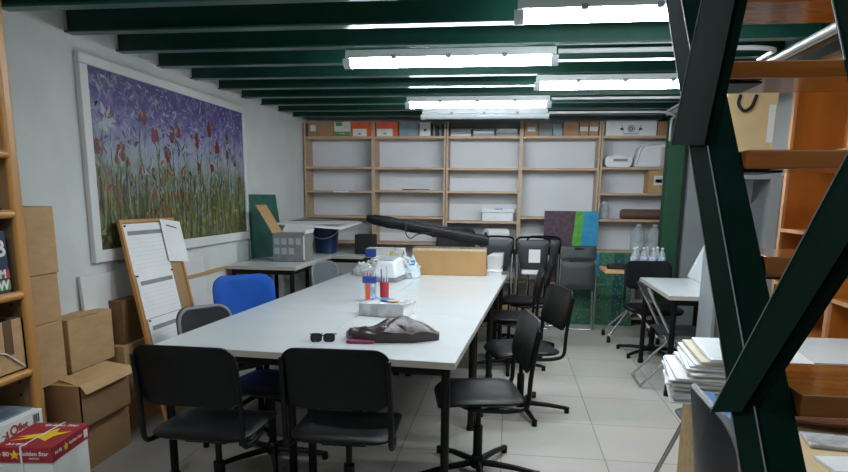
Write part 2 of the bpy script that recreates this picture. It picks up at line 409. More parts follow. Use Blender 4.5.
for (Y, z) in FL:
    y = Y-4.775; stroke(y+ur(-.02, .02), z-.2, .36, .008, PI/2+ur(-.1, .1), 'moss'); s_ = .7 if z < 1.75 or Y > 5.5 else 1
    for k in range(12): stroke(y+ur(-.022, .022)*s_, z+ur(-.035, .035)*s_, .065*s_, .042*s_, PI/2+ur(-.9, .9), 'scarlet')
    for k in range(3): stroke(y+ur(-.02, .02), z+ur(-.03, .03), .03, .012, ur(0, 3), 'umber')
    for k in range(3): stroke(y+ur(-.03, .03), z+ur(-.04, .05), .04, .01, ur(0, 3), random.choice(['rust', 'umber']))
st.build('brushstrokes', [P_[k] for k in keys], cv)

# ------------------------------------------------------------------ back wall shelving
SF, SB = 7.75, 8.05
bays = [(-2.50, -1.66, [2.2, 1.845, 1.56, 1.255, .94, .5, .1]), (-1.64, -.785, [2.2, 1.84, 1.57, 1.255, .94, .5, .1]), (-.755, .10, [2.2, 1.835, 1.567, 1.212, .9, .5, .1]),
        (.12, 1.0, [2.2, 1.838, 1.272, .9, .5, .1]), (1.03, 1.87, [2.2, 1.85, 1.557, 1.256, .885, .5, .1])]
for i, (x0, x1, zs) in enumerate(bays):
    w = x1-x0
    t = thing('shelving_unit', ['birch shelving unit at the far left of the back wall, under the orange boxes', 'birch shelving unit second from the left on the back wall',
        'birch shelving unit in the middle of the back wall holding a white lidded box', 'birch shelving unit right of the middle with one tall open compartment',
        'birch shelving unit at the right end of the back wall beside the green column'][i], 'shelf', ((x0+x1)/2, SF, 0), 0, 'birch shelving units along the back wall')
    for s in (-1, 1):
        MB().bb((s*(w/2)-.011, 0, 0), (s*(w/2)+.011, .29, 2.36)).build('side_panel', m_birch, t)
    MB().bb((-w/2, .291, 0), (w/2, .30, 2.36)).build('back_panel', m_shelfback, t)
    for z in zs:
        MB().bb((-w/2+.012, .002, z-.028), (w/2-.012, .29, z)).build('shelf_board', m_birch, t, bevel=.003)
def obox(name, loc, size, mt, label, cat, group=None, rz=0, bevel=.003):
    o = MB().bb((-size[0]/2, -size[1]/2, 0), (size[0]/2, size[1]/2, size[2])).build(name, mt, loc=loc, rz=rz, bevel=bevel)
    return tag(o, label, cat, group)
FR = lambda x, y, z: facing((x, y, z), (1, 0, 0), (0, 0, 1))     # text facing -Y
ZS = 2.2
def shelfbox(name, x0, x1, h, mt, label, cat='box', group='boxes on the top shelf', z=ZS, d=.26, y0=.012, patches=(), txt=()):
    t = thing(name, label, cat, ((x0+x1)/2, SF+y0+d/2, z), 0, group); w = x1-x0
    MB().bb((-w/2, -d/2, 0), (w/2, d/2, h)).build('carton', mt, t, bevel=.003)
    for (a, b, c_, e, pm, nm) in patches:
        MB().bb((a, -d/2-.0015, b), (c_, -d/2, e)).build(nm, pm, t)
    for (s, sz, pm, x, zz) in txt: text(s, sz, pm, t, FR(x, -d/2-.0025, zz))
    return t
shelfbox('archive_box', -2.46, -2.14, .165, m_card2, 'plain brown cardboard archive box with a small white label, far left of the top shelf', patches=[(-.13, .06, -.06, .13, m_white, 'label')])
shelfbox('printed_box', -2.13, -1.93, .165, m_white, 'white and green printed box between the brown archive box and an orange box', patches=[(-.1, 0, .1, .055, m_gcard, 'printed_band'), (-.08, .12, 0, .16, m_gcard, 'printed_patch')], txt=[('PAPEL', .03, m_white, 0, .03), ('A4', .035, m_greyink, .05, .11)])
shelfbox('orange_box', -1.92, -1.68, .165, m_orangec, 'orange box with white label immediately left of the first shelf divider', patches=[(-.10, 0, .07, .085, m_white, 'label'), (-.035, .02, .0, .035, m_ink, 'mark')])
shelfbox('orange_box', -1.62, -1.35, .165, m_orangec, 'orange box with white label immediately right of the first shelf divider', patches=[(-.12, 0, .07, .085, m_white, 'label'), (-.04, .02, .0, .035, m_ink, 'mark')])
shelfbox('slate_box', -1.335, -1.10, .15, m_slate, 'blue grey box file between an orange box and a white file on the top shelf')
shelfbox('white_file', -1.09, -.96, .16, m_white, 'white file with a small black dot right of the blue grey box file', cat='file', patches=[(-.012, .055, .012, .08, m_ink, 'hole')])
for k in range(6):
    x = -.945+k*.025
    obox('binder', (x, SF+.14, ZS), (.021, .25, .11+.012*(k % 3)), [m_dark, m_slate, m_dgrey][k % 3], 'thin dark binder standing in the row left of the second divider', 'binder', 'thin binders on the top shelf', bevel=0)
for k in range(9):
    obox('paper_ream', (-.60+.27*(k % 3), SF+.14, ZS+.03*(k//3)), (.24, .21, .027), [m_white, m_slate, m_gplastic][(k*2+k//3) % 3],
         ['paper pack in the bottom layer of the middle bay stacks, top shelf', 'paper pack in the middle layer of the middle bay stacks, top shelf', 'paper pack on top of the middle bay stacks, top shelf'][k//3], 'paper pack', 'paper packs on the top shelf')
xs = [.14, .30, .46, .58, .76, .87, .98]
for k in range(6):
    mt = [m_card2, m_greycard, m_slate, m_card2, m_card2, m_card2][k]
    shelfbox('small_carton', xs[k]+.004, xs[k+1]-.004, .15 if k != 2 else .1, mt,
        ['small brown labelled carton, left end of the fourth bay of the top shelf', 'small grey brown carton, second from left in the fourth bay, top shelf', 'low blue grey box between small cartons on the top shelf',
         'wide small brown carton right of the low blue grey box', 'small brown carton with white label, second from the right in the fourth bay', 'small brown carton with white label against the divider of the last bay'][k],
        patches=[(-.045, .05, .045, .1, m_white, 'label')] if k in (0, 4, 5) else ())
t = shelfbox('projector_box', 1.06, 1.62, .165, m_white, 'white box printed with a grey camera drawing on the top shelf of the right bay', patches=[(-.09, .01, .09, .014, m_greyink, 'drawing_line'), (-.12, .06, -.085, .085, m_inkblue, 'mark'), (.085, .06, .12, .085, m_inkblue, 'mark')])
q = MB(); q.tube([(.035*math.cos(a), 0, .035*math.sin(a)) for a in [2*PI*k/16 for k in range(16)]], .004, 5, closed=True); q.tube([(.016*math.cos(a), 0, .016*math.sin(a)) for a in [2*PI*k/12 for k in range(12)]], .006, 5, closed=True)
q.tube([(-.11, 0, .05), (-.08, 0, -.05), (.08, 0, -.05), (.11, 0, .05)], .003, 5)
b = q.build('printed_camera', m_ink, t); b.location = (0, -.132, .075)
shelfbox('archive_box', 1.63, 1.84, .15, m_card2, 'brown carton at the right end of the top shelf beside the green column')
# right bay contents
t = thing('label_printer', 'white label machine with rounded top on the second shelf of the right bay', 'machine', (1.23, SF+.14, 1.85), 0)
MB().pad(rrect(.32, .13, .05), lambda x, y, o: (x, o, y+.065), .2, 4).build('body', m_wplastic, t, smooth=True)
MB().tube([(-.09, -.1, .11), (-.05, -.1, .155), (.06, -.1, .155), (.11, -.1, .11)], .012, 8, round_=.03).build('handle', m_wplastic, t, smooth=True)
MB().box((.02, -.102, .08), (.16, .01, .03)).build('display', m_greyink, t)
t = thing('sewing_case', 'dusty pink and white rounded machine cover beside the white label machine', 'machine cover', (1.62, SF+.15, 1.85), 0)
MB().prism([(-.22, -.12, 0), (.2, -.12, 0), (.2, -.12, .24), (.14, -.12, .27), (-.1, -.12, .27), (-.17, -.12, .22)], (0, .24, 0)).build('cover', m_wplastic, t, bevel=.02, smooth=True)
MB().bb((.06, -.128, .01), (.2, .122, .23)).build('end_panel', m_pinkish, t, bevel=.02)
MB().tube([(-.19, -.125, .03), (-.15, -.125, .2), (-.1, -.125, .245), (.05, -.125, .25)], .004, 5, round_=.03).build('seam', m_greyink, t)
shelfbox('labelled_carton', 1.57, 1.81, .26, m_card, 'brown carton with white shipping label on the third shelf of the right bay', z=1.557, patches=[(-.06, .09, .05, .2, m_white, 'label'), (-.04, .12, .03, .16, m_greyink, 'printed_mark'), (.09, 0, .12, .26, m_card2, 'tape')], group=None)
q = MB(); q.tube([(-.3, 0, 0), (.3, 0, 0)], .052, 14); q.tube([(-.29, -.02, .035), (.3, -.02, .035)], .03, 10)
tag(q.build('paper_roll', m_brown, loc=(1.60, SF+.12, 1.256+.054), smooth=True), 'brown paper roll lying on the fourth shelf of the right bay', 'paper roll')
def bottle(name, loc, h, r, label, cap, group, lab=True, big=False):
    t = thing(name, label, 'bottle', loc, 0, group)
    MB().lathe([(r*.85, 0), (r, h*.04), (r, h*.3), (r*.9, h*.34), (r, h*.38), (r, h*.62), (r*.8, h*.74), (r*.38, h*.87), (r*.36, h*.93)], 12).build('bottle_body', m_clear, t, smooth=True)
    MB().lathe([(r*.42, h*.925), (r*.42, h)], 10).build('cap', cap, t, smooth=True)
    if lab: MB().lathe([(r*1.02, h*.38), (r*1.02, h*.6)], 12, cap=False).build('label_band', m_label, t, smooth=True)
    return t
bottle('plastic_jar', (1.11, SF+.12, 1.256), .2, .055, 'clear plastic jar beside the brown paper roll on the right bay', m_wplastic, None, False)
bottle('large_water_bottle', (1.52, SF+.13, .885), .32, .085, 'large clear bottle on the fifth shelf of the right bay, left of two', m_wplastic, 'large clear bottles on the shelf', False)
bottle('large_water_bottle', (1.71, SF+.13, .885), .32, .085, 'large clear bottle on the fifth shelf of the right bay next to the column', m_wplastic, 'large clear bottles on the shelf', False)
# middle bay: lidded box, roll
t = thing('lidded_box', 'white lidded storage box on the fourth shelf of the middle bay', 'box', (-.14, SF+.14, 1.212))
MB().bb((-.185, -.12, 0), (.185, .12, .1)).build('tray', m_wplastic, t, bevel=.008)
MB().bb((-.2, -.13, .1), (.2, .13, .155)).build('lid', m_wplastic, t, bevel=.012)
MB().bb((-.04, -.134, .14), (.06, -.129, .148)).build('grip', m_dgrey, t)
t = thing('paper_towel_roll', 'white paper roll with blue core lying above the folded chairs', 'roll', (-.15, SF+.05, .9))
MB().bb((-.2, -.05, 0), (.19, .2, .07)).build('tray', m_greymetal2, t, bevel=.01)
MB().tube([(-.12, -.05, .15), (.12, .1, .15)], .075, 18).build('roll', m_paper, t, smooth=True)
MB().tube([(-.125, -.053, .15), (-.115, -.047, .15)], .035, 14).build('core', m_inkblue, t, smooth=True)
MB().bb((-.07, -.006, 1.535), (.12, .0015, 1.555)).build('edge_label', m_white, bpy.data.objects['shelving_unit'])
tag(MB().bb((0, 0, 0), (.32, .2, .012)).build('picture_frame', m_dgrey, loc=(-1.3, SF+.03, 1.57)), 'thin dark frame lying flat on the third shelf of the second bay', 'frame')

# ------------------------------------------------------------------ left bookcase near the camera (wooden, pegged)
t = thing('bookcase', 'amber beech bookcase with pegged side panel at the left edge', 'bookcase', (-2.36, 0, 0))
BZ = [.1, .687, 1.052, 1.418, 1.678, 2.01]
MB().bb((-.16, 2.63, 0), (.15, 2.665, 2.37)).build('side_panel', m_peg, t)
MB().bb((.145, 2.615, 0), (.175, 2.668, 2.37)).build('edge_post', m_pine, t, bevel=.01)
MB().bb((-.16, 1.6, 0), (.15, 1.635, 2.37)).build('side_panel', m_peg, t)
MB().bb((.145, 1.6, 0), (.175, 1.65, 2.37)).build('edge_post', m_pine, t, bevel=.01)
MB().bb((-.165, 1.6, 0), (-.155, 2.665, 2.37)).build('back_panel', m_peg, t)
for z in BZ:
    b = MB().bb((-.155, 1.636, z-.024), (.15, 2.629, z)).build('shelf_board', m_pine, t)
    e = MB(); e.tube([(.155, 1.65, z-.014), (.155, 2.614, z-.014)], .02, 10); e.build('front_edge', m_pine, b, smooth=True)
h = MB()
for k in range(36):
    z = .12+k*.062
    for x in (-.08, .09): h.tube([(x, 2.6285, z), (x, 2.632, z)], .006, 8)
h.build('peg_hole', m_dark, t, kind='stuff')
# books/boxes on it
t = thing('game_box', 'dark blue printed box with large white and red letters on the left bookcase', 'box', (-2.33, 2.44, 1.052))
MB().bb((-.12, -.13, 0), (.12, .13, .28)).build('carton', mat('navy_print_card', '17304e', .5, .2, 9), t, bevel=.004)
MB().bb((.1195, -.13, .02), (.1215, .13, .06)).build('printed_band', m_gcard, t)
MB().bb((.1195, -.13, .07), (.1215, .13, .11)).build('printed_band', m_inkred, t)
MX = lambda x, y, z: facing((x, y, z), (0, 1, 0), (0, 0, 1))     # text facing +X
text('B', .1, m_white, t, MX(.1222, .09, .2), bold=.003); text('W', .06, m_white, t, MX(.1222, .09, .04), bold=.002); text('M', .05, m_white, t, MX(.1222, .09, .09), bold=.002)
t = thing('taped_carton', 'open brown carton with darker tape strips on the left bookcase', 'box', (-2.335, 2.39, .689), .0)
q = MB(); q.bb((-.13, -.22, 0), (.13, .22, .01)); q.bb((.12, -.22, 0), (.13, .22, .245)); q.bb((-.13, -.22, 0), (-.12, .22, .245)); q.bb((-.13, .21, 0), (.13, .22, .245)); q.bb((-.13, -.22, 0), (.13, -.21, .245))
q.build('carton', m_card, t)
for y0, y1 in ((-.12, -.04), (.1, .15)): MB().bb((.1305, y0, .09), (.132, y1, .247)).build('tape_strip', m_tape, t)
MB().tube([(.134, -.2, .17), (.135, -.05, .15), (.136, .1, .1), (.136, .2, .02)], .004, 6).build('cord', m_white, t, smooth=True)
MB().box((.0, .02, .225), (.2, .38, .03), ry=.1).build('contents', m_dgrey, t)
tag(MB().pad(rrect(.14, .16, .06), lambda x, y, o: (y*.6, x*.8+o*0, .05+o), .1, 4).build('cloth_bundle', m_pinkish, loc=(-2.27, 2.47, 1.418), smooth=True), 'pale pink cloth bundle on the bookcase board above the blue printed box', 'cloth')

# paper boxes on the floor by the bookcase
def ream_box(name, label, loc, rz, size, lid, lidmat, basemat=m_white):
    t = thing(name, label, 'box', loc, rz); w, d, h = size
    MB().bb((-w/2, -d/2, 0), (w/2, d/2, h)).build('base', basemat, t, bevel=.003)
    MB().bb((-w/2-.006, -d/2-.006, h-lid), (w/2+.006, d/2+.006, h+.004)).build('lid', lidmat, t, bevel=.003)
    return t
t = ream_box('white_paper_box', 'white paper carton with red lettering low in the left bookcase', (-2.27, 2.43, .301), 0, (.30, .25, .215), .08, m_white)
q = MB()
for k in range(7): q.bb((.1565, .070+k*.006, .165), (.1572, .070+k*.006+.003*(1+k % 2)*.7, .205))
q.build('barcode', m_ink, t)
text('O', .06, m_inkred, t, MX(.158, -.045, .175), bold=.001); text('fiet', .045, m_inkred, t, MX(.158, .008, .178), bold=.0008)
q = MB(); q.tube([(.157, -.105, .145), (.157, -.09, .165), (.157, -.08, .155), (.157, -.085, .185)], .003, 6); q.tube([(.157, -.09, .168), (.157, -.112, .172)], .002, 6); q.build('figure_mark', m_inkred, t)
MB().bb((-.12, -.11, .219), (.12, .11, .229)).build('contents', mat('violet_wrap', '4a4a6a', .5, 0, 10, c2='8a9a9a'), t)
obox('paper_carton', (-2.27, 2.43, .101), (.30, .25, .198), m_white, 'plain white carton under the red lettered white carton in the left bookcase', 'box')
def star(c, r, ax, ay):
    pts = []
    for k in range(10):
        a = PI/2+k*PI/5; rr = r if k % 2 == 0 else r*.42
        pts.append(Vector(c)+Vector(ax)*rr*math.cos(a)+Vector(ay)*rr*math.sin(a))
    return pts
t = ream_box('red_paper_box', 'paper carton with dark red lid, yellow star, white strap and lettering, front left corner', (-1.905, 2.30, .25), .13, (.22, .27, .25), .062, m_red)
obox('plain_carton', (-1.905, 2.30, 0), (.225, .275, .249), m_white, 'plain white carton under the carton with the red starred lid', 'box', rz=.13)
q = MB(); q.prism([(-.085, -.03, .2545), (.0, .015, .2545), (.03, .075, .2545), (.045, .02, .2545), (.10, .035, .2545), (.055, -.02, .2545), (.05, -.075, .2545), (.0, -.04, .2545), (-.09, -.075, .2545), (-.04, -.035, .2545)], (0, 0, .001)); q.build('star', m_yellow, t)
q = MB(); q.prism(star((-.035, -.1415, .221), .023, (1, 0, 0), (0, 0, 1)), (0, -.001, 0)); q.build('star', m_yellow, t)
q = MB(); q.prism(star((.1165, -.045, .221), .02, (0, 1, 0), (0, 0, 1)), (.001, 0, 0)); q.build('star', m_yellow, t)
text('Golden Star', .024, m_white, t, FR(.042, -.142, .226), bold=.0004); text('PREMIUM', .010, m_white, t, FR(.042, -.142, .206)); text('A4 80', .026, m_white, t, FR(-.088, -.142, .224), bold=.0004)
text('Golden Star', .02, m_white, t, MX(.117, .03, .224)); text('A4 80', .02, m_white, t, MX(.117, -.10, .222))
text('Golden Star', .03, m_white, t, facing((.02, .105, .2548), (1, 0, 0), (0, 1, 0)), bold=.0006); text('A4 80 g', .026, m_white, t, facing((-.04, -.112, .2548), (1, 0, 0), (0, 1, 0)), bold=.0004)
MB().bb((.1162, .095, .2), (.1172, .125, .236)).build('barcode', m_white, t)
q = MB(); q.prism([(-.012, -.142, .2555), (-.006, -.142, .2555), (.016, .142, .2555), (.010, .142, .2555)], (0, 0, .0015)); q.bb((-.012, -.1435, 0), (-.005, -.142, .257)); q.build('strap', m_wplastic, t)

# cardboard boxes along the left wall
def carton(label, c, size, rz=0, open_=False, mt=m_card, flap=True, tape=False, group='cardboard boxes stacked by the left wall'):
    t = thing('cardboard_box', label, 'box', c, rz, group); w, d, h = size
    MB().bb((-w/2, -d/2, 0), (w/2, d/2, h)).build('carton', mt, t, bevel=.004)
    if flap:
        for s in (-1, 1):
            q = MB(); q.box((0, s*d/4, h+.004), (w, d/2-.006, .004), rx=s*(-.04)); q.build('top_flap', m_card, t)
    if tape: 
        q = MB(); q.bb((-.1, -d/2-.001, h*.45), (-.06, -d/2, h*.99)); q.build('tape', m_cleartape, t)
    return t
carton('tall narrow brown box on top of the stack beside the bookcase, with clear tape', (-2.445, 2.90, 1.085), (.17, .37, .345), .0, tape=True, flap=False)
carton('brown box second from the top of the stack beside the bookcase', (-2.45, 2.90, .83), (.16, .37, .253), .0, flap=False)
carton('brown box third from the top of the stack beside the bookcase', (-2.45, 2.90, .5), (.16, .37, .328), 0, flap=False)
carton('brown box at floor level under the stack beside the bookcase', (-2.45, 2.80, 0), (.16, .20, .498), 0, flap=False)
t = thing('cardboard_box', 'brown box with loosely folded top flaps on top of the floor box nearest the bookcase', 'box', (-2.365, 3.17, .262), 0, 'cardboard boxes stacked by the left wall')
q = MB(); q.bb((-.16, -.22, 0), (.16, .22, .006)); q.bb((.154, -.22, 0), (.16, .22, .235)); q.bb((-.16, -.22, 0), (-.154, .22, .235)); q.bb((-.16, -.22, 0), (.16, -.214, .235)); q.bb((-.16, .214, 0), (.16, .22, .235))
q.build('carton', m_card2, t)
q = MB(); q.prism([(.16, -.22, .235), (.165, .22, .235), (.03, .2, .262), (.02, -.19, .258)], (0, 0, .004)); q.prism([(.165, -.22, .236), (.168, .22, .236), (.21, .21, .205), (.21, -.24, .2)], (0, 0, .004)); q.build('side_flap', m_card, t)
q = MB(); q.prism([(-.16, -.225, .236), (.16, -.225, .236), (.13, -.1, .256), (-.15, -.1, .256)], (0, 0, .004)); q.build('front_flap', m_card, t)
carton('brown box on the floor under the box with loosely folded flaps', (-2.385, 3.21, 0), (.285, .42, .258), 0, flap=False)
carton('brown box with slanted top just right of the tall stack', (-2.465, 3.37, .5), (.12, .40, .30), .0)
carton('brown box on the floor behind the box with loosely folded flaps', (-2.45, 3.78, 0), (.15, .32, .55), 0, flap=False)
carton('brown box on the floor partly hidden by the leaning notice board', (-2.45, 4.15, 0), (.15, .38, .5), 0)
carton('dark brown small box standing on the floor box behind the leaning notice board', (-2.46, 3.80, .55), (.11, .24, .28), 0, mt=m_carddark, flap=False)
o = MB().prism([(-2.50, 3.45, .55), (-2.528, 3.45, 1.01), (-2.528, 5.0, 1.0), (-2.50, 5.0, .55)], (.02, 0, 0)).build('foam_board', m_white); tag(o, 'plain pale board leaning on the left wall under the painting', 'board')

# notice board leaning on the left wall
t = thing('notice_board', 'tall cork board with wooden frame and pinned white sheets leaning on the left wall', 'notice board', (-2.24, 4.05, 0))
TL = Vector((-.225, -.25, 1.33)); TR = Vector((-.225, .42, 1.325)); DV = Vector((.36, -.19, -1.325))
NR = (TR-TL).cross(DV).normalized()
if NR.x < 0: NR = -NR
def bp(u, v, o=0): return TL+(TR-TL)*u+DV*v+NR*o
def bquad(name, u0, v0, u1, v1, o, th, mt, par, tw=0):
    q = MB(); q.prism([bp(u0, v0, o), bp(u1, v0+tw, o), bp(u1, v1+tw, o), bp(u0, v1, o)], NR*th); return q.build(name, mt, par)
bquad('cork_panel', .02, .01, .98, .99, -.012, .01, m_cork, t)
for a in ((0, 0, 1, .015), (0, .985, 1, 1), (0, .015, .035, .985), (.965, .015, 1, .985)): bquad('frame_bar', *a, -.014, .022, m_pine, t)
def sheet(u0, v0, u1, v1, k, tw=0, o=.0):
    s_ = bquad('pinned_sheet', u0, v0, u1, v1, o, .0012, m_paper, t, tw)
    if k:
        bquad('printed_heading', u0+.05, v0+.035, u1-.03, v0+.055, o+.0013, .0006, m_greyink, s_, tw)
        c = MB()
        for i in range(8):
            vv = v0+.075+i*.02
            if vv < v1-.02: c.prism([bp(u0+.05, vv, o+.0014), bp(u1-.05, vv, o+.0014), bp(u1-.05, vv+.0015, o+.0014), bp(u0+.05, vv+.0015, o+.0014)], NR*.0004)
        c.build('printed_lines', m_faint, s_, kind='stuff')
    else: bquad('printed_heading', u0+.1, v0+.03, u1-.1, v0+.036, o+.0013, .0006, m_ink, s_, tw)
sheet(.05, .02, .74, .262, 1); sheet(.07, .262, .74, .475, 1); sheet(.09, .478, .76, .74, 1); sheet(.70, .005, 1.1, .225, 0, .02, .012)
for (u, v) in ((.07, .03), (.72, .03), (.08, .27), (.72, .27), (.11, .485), (.74, .485)):
    q = MB(); q.tube([bp(u, v, .002), bp(u, v, .012)], .006, 8); q.build('push_pin', m_ink, t)
# framed board behind
t = thing('picture_frame', 'empty framed pale panel leaning on the wall right of the notice board', 'frame', (-2.49, 4.95, 0))
q = MB()
for a, b in (((-.03, -.42, .84), (.0, .47, .865)), ((-.03, -.42, 0), (0, .47, .025)), ((-.03, -.42, .02), (0, -.395, .85)), ((-.03, .445, .02), (0, .47, .85))): q.bb(a, b)
q.build('frame', m_card, t); MB().bb((-.03, -.4, .02), (-.012, .45, .85)).build('panel', m_white, t)

# ------------------------------------------------------------------ tables
def table(name, label, loc, rz, w, d, h, legs=4, group=None, th=.034, inset=.05, mt=None, r=.021):
    t = thing(name, label, 'table', loc, rz, group)
    MB().bb((-w/2, -d/2, h-th), (w/2, d/2, h)).build('tabletop', mt or m_table, t, bevel=.002)
    q = MB()
    for s in (-1, 1): q.bb((-w/2+.0, s*(d/2+.0005)-.0006, h-th), (w/2, s*(d/2+.0005)+.0006, h-.002)); q.bb((s*(w/2+.0005)-.0006, -d/2, h-th), (s*(w/2+.0005)+.0006, d/2, h-.002))
    q.build('edge_band', m_tedge, t)
    q = MB()
    for s in (-1, 1): q.bb((-w/2+inset, s*(d/2-inset)-.01, h-th-.045), (w/2-inset, s*(d/2-inset)+.01, h-th-.002)); q.bb((s*(w/2-inset)-.01, -d/2+inset, h-th-.045), (s*(w/2-inset)+.01, d/2-inset, h-th-.002))
    q.build('apron', m_bmetal, t)
    for sx in (-1, 1):
        for sy in (-1, 1):
            x, y = sx*(w/2-inset), sy*(d/2-inset); MB().tube([(x, y, .01), (x, y, h-th)], r, 14).build('leg', m_bmetal, t, smooth=True)
            MB().tube([(x, y, 0), (x, y, .03)], r+.006, 12).build('foot', m_blk, t, smooth=True)
    return t
TA = math.radians(-3.7); FRP = Vector((-.227, 2.863, 0))
ux = Vector((math.cos(TA), math.sin(TA), 0)); uy = Vector((-math.sin(TA), math.cos(TA), 0))
for r_ in range(3):
    for c_ in range(2):
        c = FRP-ux*(.39+.785*c_)+uy*(.578+1.16*r_)
        table('table', ['front', 'middle', 'back'][r_]+' row '+['right', 'left'][c_]+' white table of the big joined block with black legs' if not (r_ == 0) else
              ['white table nearest the camera on the right of the block, under the handbag', 'white table nearest the camera on the left of the block, under the sunglasses'][c_],
              c, TA, .78, 1.155, .74, group='white tables pushed together')
table('table', 'white table at the far end of the block behind the long brown box', (-.47, 6.79, 0), 0, .82, .82, .74, group='white tables pushed together')
table('side_table', 'white table against the left wall carrying the grey carton and green board', (-2.165, 5.95, 0), 0, .64, 1.15, .88)
table('side_table', 'white table behind the wall table, under the navy bucket', (-1.72, 7.12, 0), 0, 1.1, .62, .85)
table('desk', 'small white table on the right with black legs beside the grey cabinet', (1.48, 5.45, 0), .0, .55, 1.12, .79)

# ------------------------------------------------------------------ things on the big table
def T(x, y, z=.741): return (x, y, z)
# handbag
thing('handbag', 'dark brown leather bag slumped on the front right of the big table', 'bag', T(-.61, 3.33), .12).scale = (1.1, 1.1, 1.1)
t = bpy.data.objects['handbag']
def bagf(x, y, o):
    top = .036+.034*math.exp(-((x-.09)/.14)**6)*(1-.5*max(0, -y/.12))+.007*math.sin(x*23+y*19)+.005*math.sin(x*47-y*31)-.014*math.exp(-((x+.02-y*.5)/.02)**2)
    rr = (x/.235)**2+(y/.15)**2; k = max(0, 1-rr**1.6)
    return (x, y+.012*math.sin(x*19), .004+(k*top+.022 if o > 0 else 0))
ol = [(-.225, -.02), (-.2, .055), (-.14, .09), (-.06, .085), (0, .14), (.1, .15), (.17, .125), (.235, .05), (.232, -.02), (.17, -.07), (.1, -.12), (.0, -.115), (-.1, -.1), (-.19, -.085)]
# refine outline
ol2 = []
for i in range(len(ol)):
    a, b = ol[i], ol[(i+1) % len(ol)]
    for k in range(4): ol2.append((a[0]+(b[0]-a[0])*k/4, a[1]+(b[1]-a[1])*k/4))
MB().pad(ol2, bagf, .05, 9).build('bag_body', m_leather, t, smooth=True)
q = MB(); q.grid(lambda u, v: (-.2+.27*u, -.1+.012*math.sin(u*9)+.07*v, .03+.03*math.sin(PI*v)+.02*u+.006*math.sin(u*20+v*5)), 14, 6); b = q.build('flap', m_leather, t, smooth=True)
sm = b.modifiers.new('s', 'SOLIDIFY'); sm.thickness = .006
tag(MB().pad(rrect(.15, .05, .02), lambda x, y, o: (x, y, .008+o), .014, 3).build('pouch', m_pink, loc=T(-.75, 3.185), rz=.1, smooth=True), 'small magenta pouch peeking out under the brown leather bag', 'pouch')
# sunglasses
t = thing('sunglasses', 'black sunglasses lying on the front left of the big table', 'sunglasses', T(-.955, 3.19), .15)
for s in (-1, 1):
    q = MB(); q.pad(rrect(.052, .038, .014), lambda x, y, o: (s*.034+x, -.01+y*.45+o, .022+y*.9), .003, 3); q.build('lens', m_dark, t, smooth=True)
    q = MB(); q.tube([(s*.034+x*1.04, -.01+y*.47, .022+y*.94) for x, y in rrect(.054, .04, .014)], .003, 6, closed=True); q.build('rim', m_blk, t, smooth=True)
    q = MB(); q.tube([(s*.066, -.004, .04), (s*.07, .05, .03), (s*.05, .13, .012), (s*.02, .15, .006)], .003, 6, round_=.02); q.build('temple', m_blk, t, smooth=True)
MB().tube([(-.009, -.008, .032), (.009, -.008, .032)], .0028, 6).build('bridge', m_blk, t)
# napkin packet
t = thing('film_wrapped_packet', 'white stack of papers wrapped in wrinkled clear film in the middle of the big table', 'packet', T(-.765, 4.03), -.22)
t.scale = (1.08, 1.08, 1.4)
MB().bb((-.14, -.105, .0), (.14, .105, .052)).build('stack', m_paper, t, bevel=.004)
def crn(x, y, o): return (x, y, (.058+.005*math.sin(x*60)+.004*math.sin(y*75+x*20)) if o > 0 else .053)
MB().pad(rrect(.295, .222, .02, 6), crn, .004, 9).build('film_top', m_clearbag, t, smooth=True)
MB().bb((-.143, -.1075, .002), (.143, -.1055, .053)).build('film_side', m_clearbag, t)
MB().bb((-.12, .0, .0625), (.0, .09, .064)).build('blue_print', m_bluebag, t); MB().bb((.0, -.03, .0625), (.06, .05, .064)).build('brown_print', m_card, t)
# pencil cups
t = thing('pencil_carton', 'clear and blue cup of coloured pencils left of the red cup', 'pencil cup', T(-.985, 4.50), .1)
t.scale = (1, 1, 1.4)
MB().prism([(-.042, -.03, 0), (.042, -.03, 0), (.042, .03, 0), (-.042, .03, 0)], (0, 0, .10)).build('cup', m_clear, t)
MB().bb((-.03, -.032, .005), (.0, -.0305, .095)).build('orange_print', m_orangec, t); MB().bb((.004, -.032, .005), (.035, -.0305, .095)).build('white_print', m_label, t)
MB().prism([(-.052, -.033, .1), (.046, -.033, .1), (.046, .033, .1), (-.052, .033, .1)], (0, 0, .03)).build('rim_band', m_inkblue, t)
for k in range(5): 
    x = -.028+k*.014; MB().tube([(x, 0, .01), (x*1.5, .01*(k % 2), .15)], .0035, 6).build('pencil', [m_orangec, m_inkblue, m_redp, m_yellow, m_gcard][k], t)
t = thing('pencil_cup', 'red plastic cup with blue and white pens beside the clear pencil cup', 'pencil cup', T(-.90, 4.60))
t.scale = (1.05, 1.05, 1.35)
MB().lathe([(.030, 0), (.034, .1), (.031, .1), (.028, .005)], 16).build('cup', m_redp, t, smooth=True)
for k in range(5):
    a = k*1.3; MB().tube([(.012*math.cos(a), .012*math.sin(a), .01), (.028*math.cos(a), .026*math.sin(a), .17+.01*(k % 3))], .0042, 6).build('pen', [m_wplastic, m_inkblue, m_silver, m_inkblue, m_wplastic][k], t)
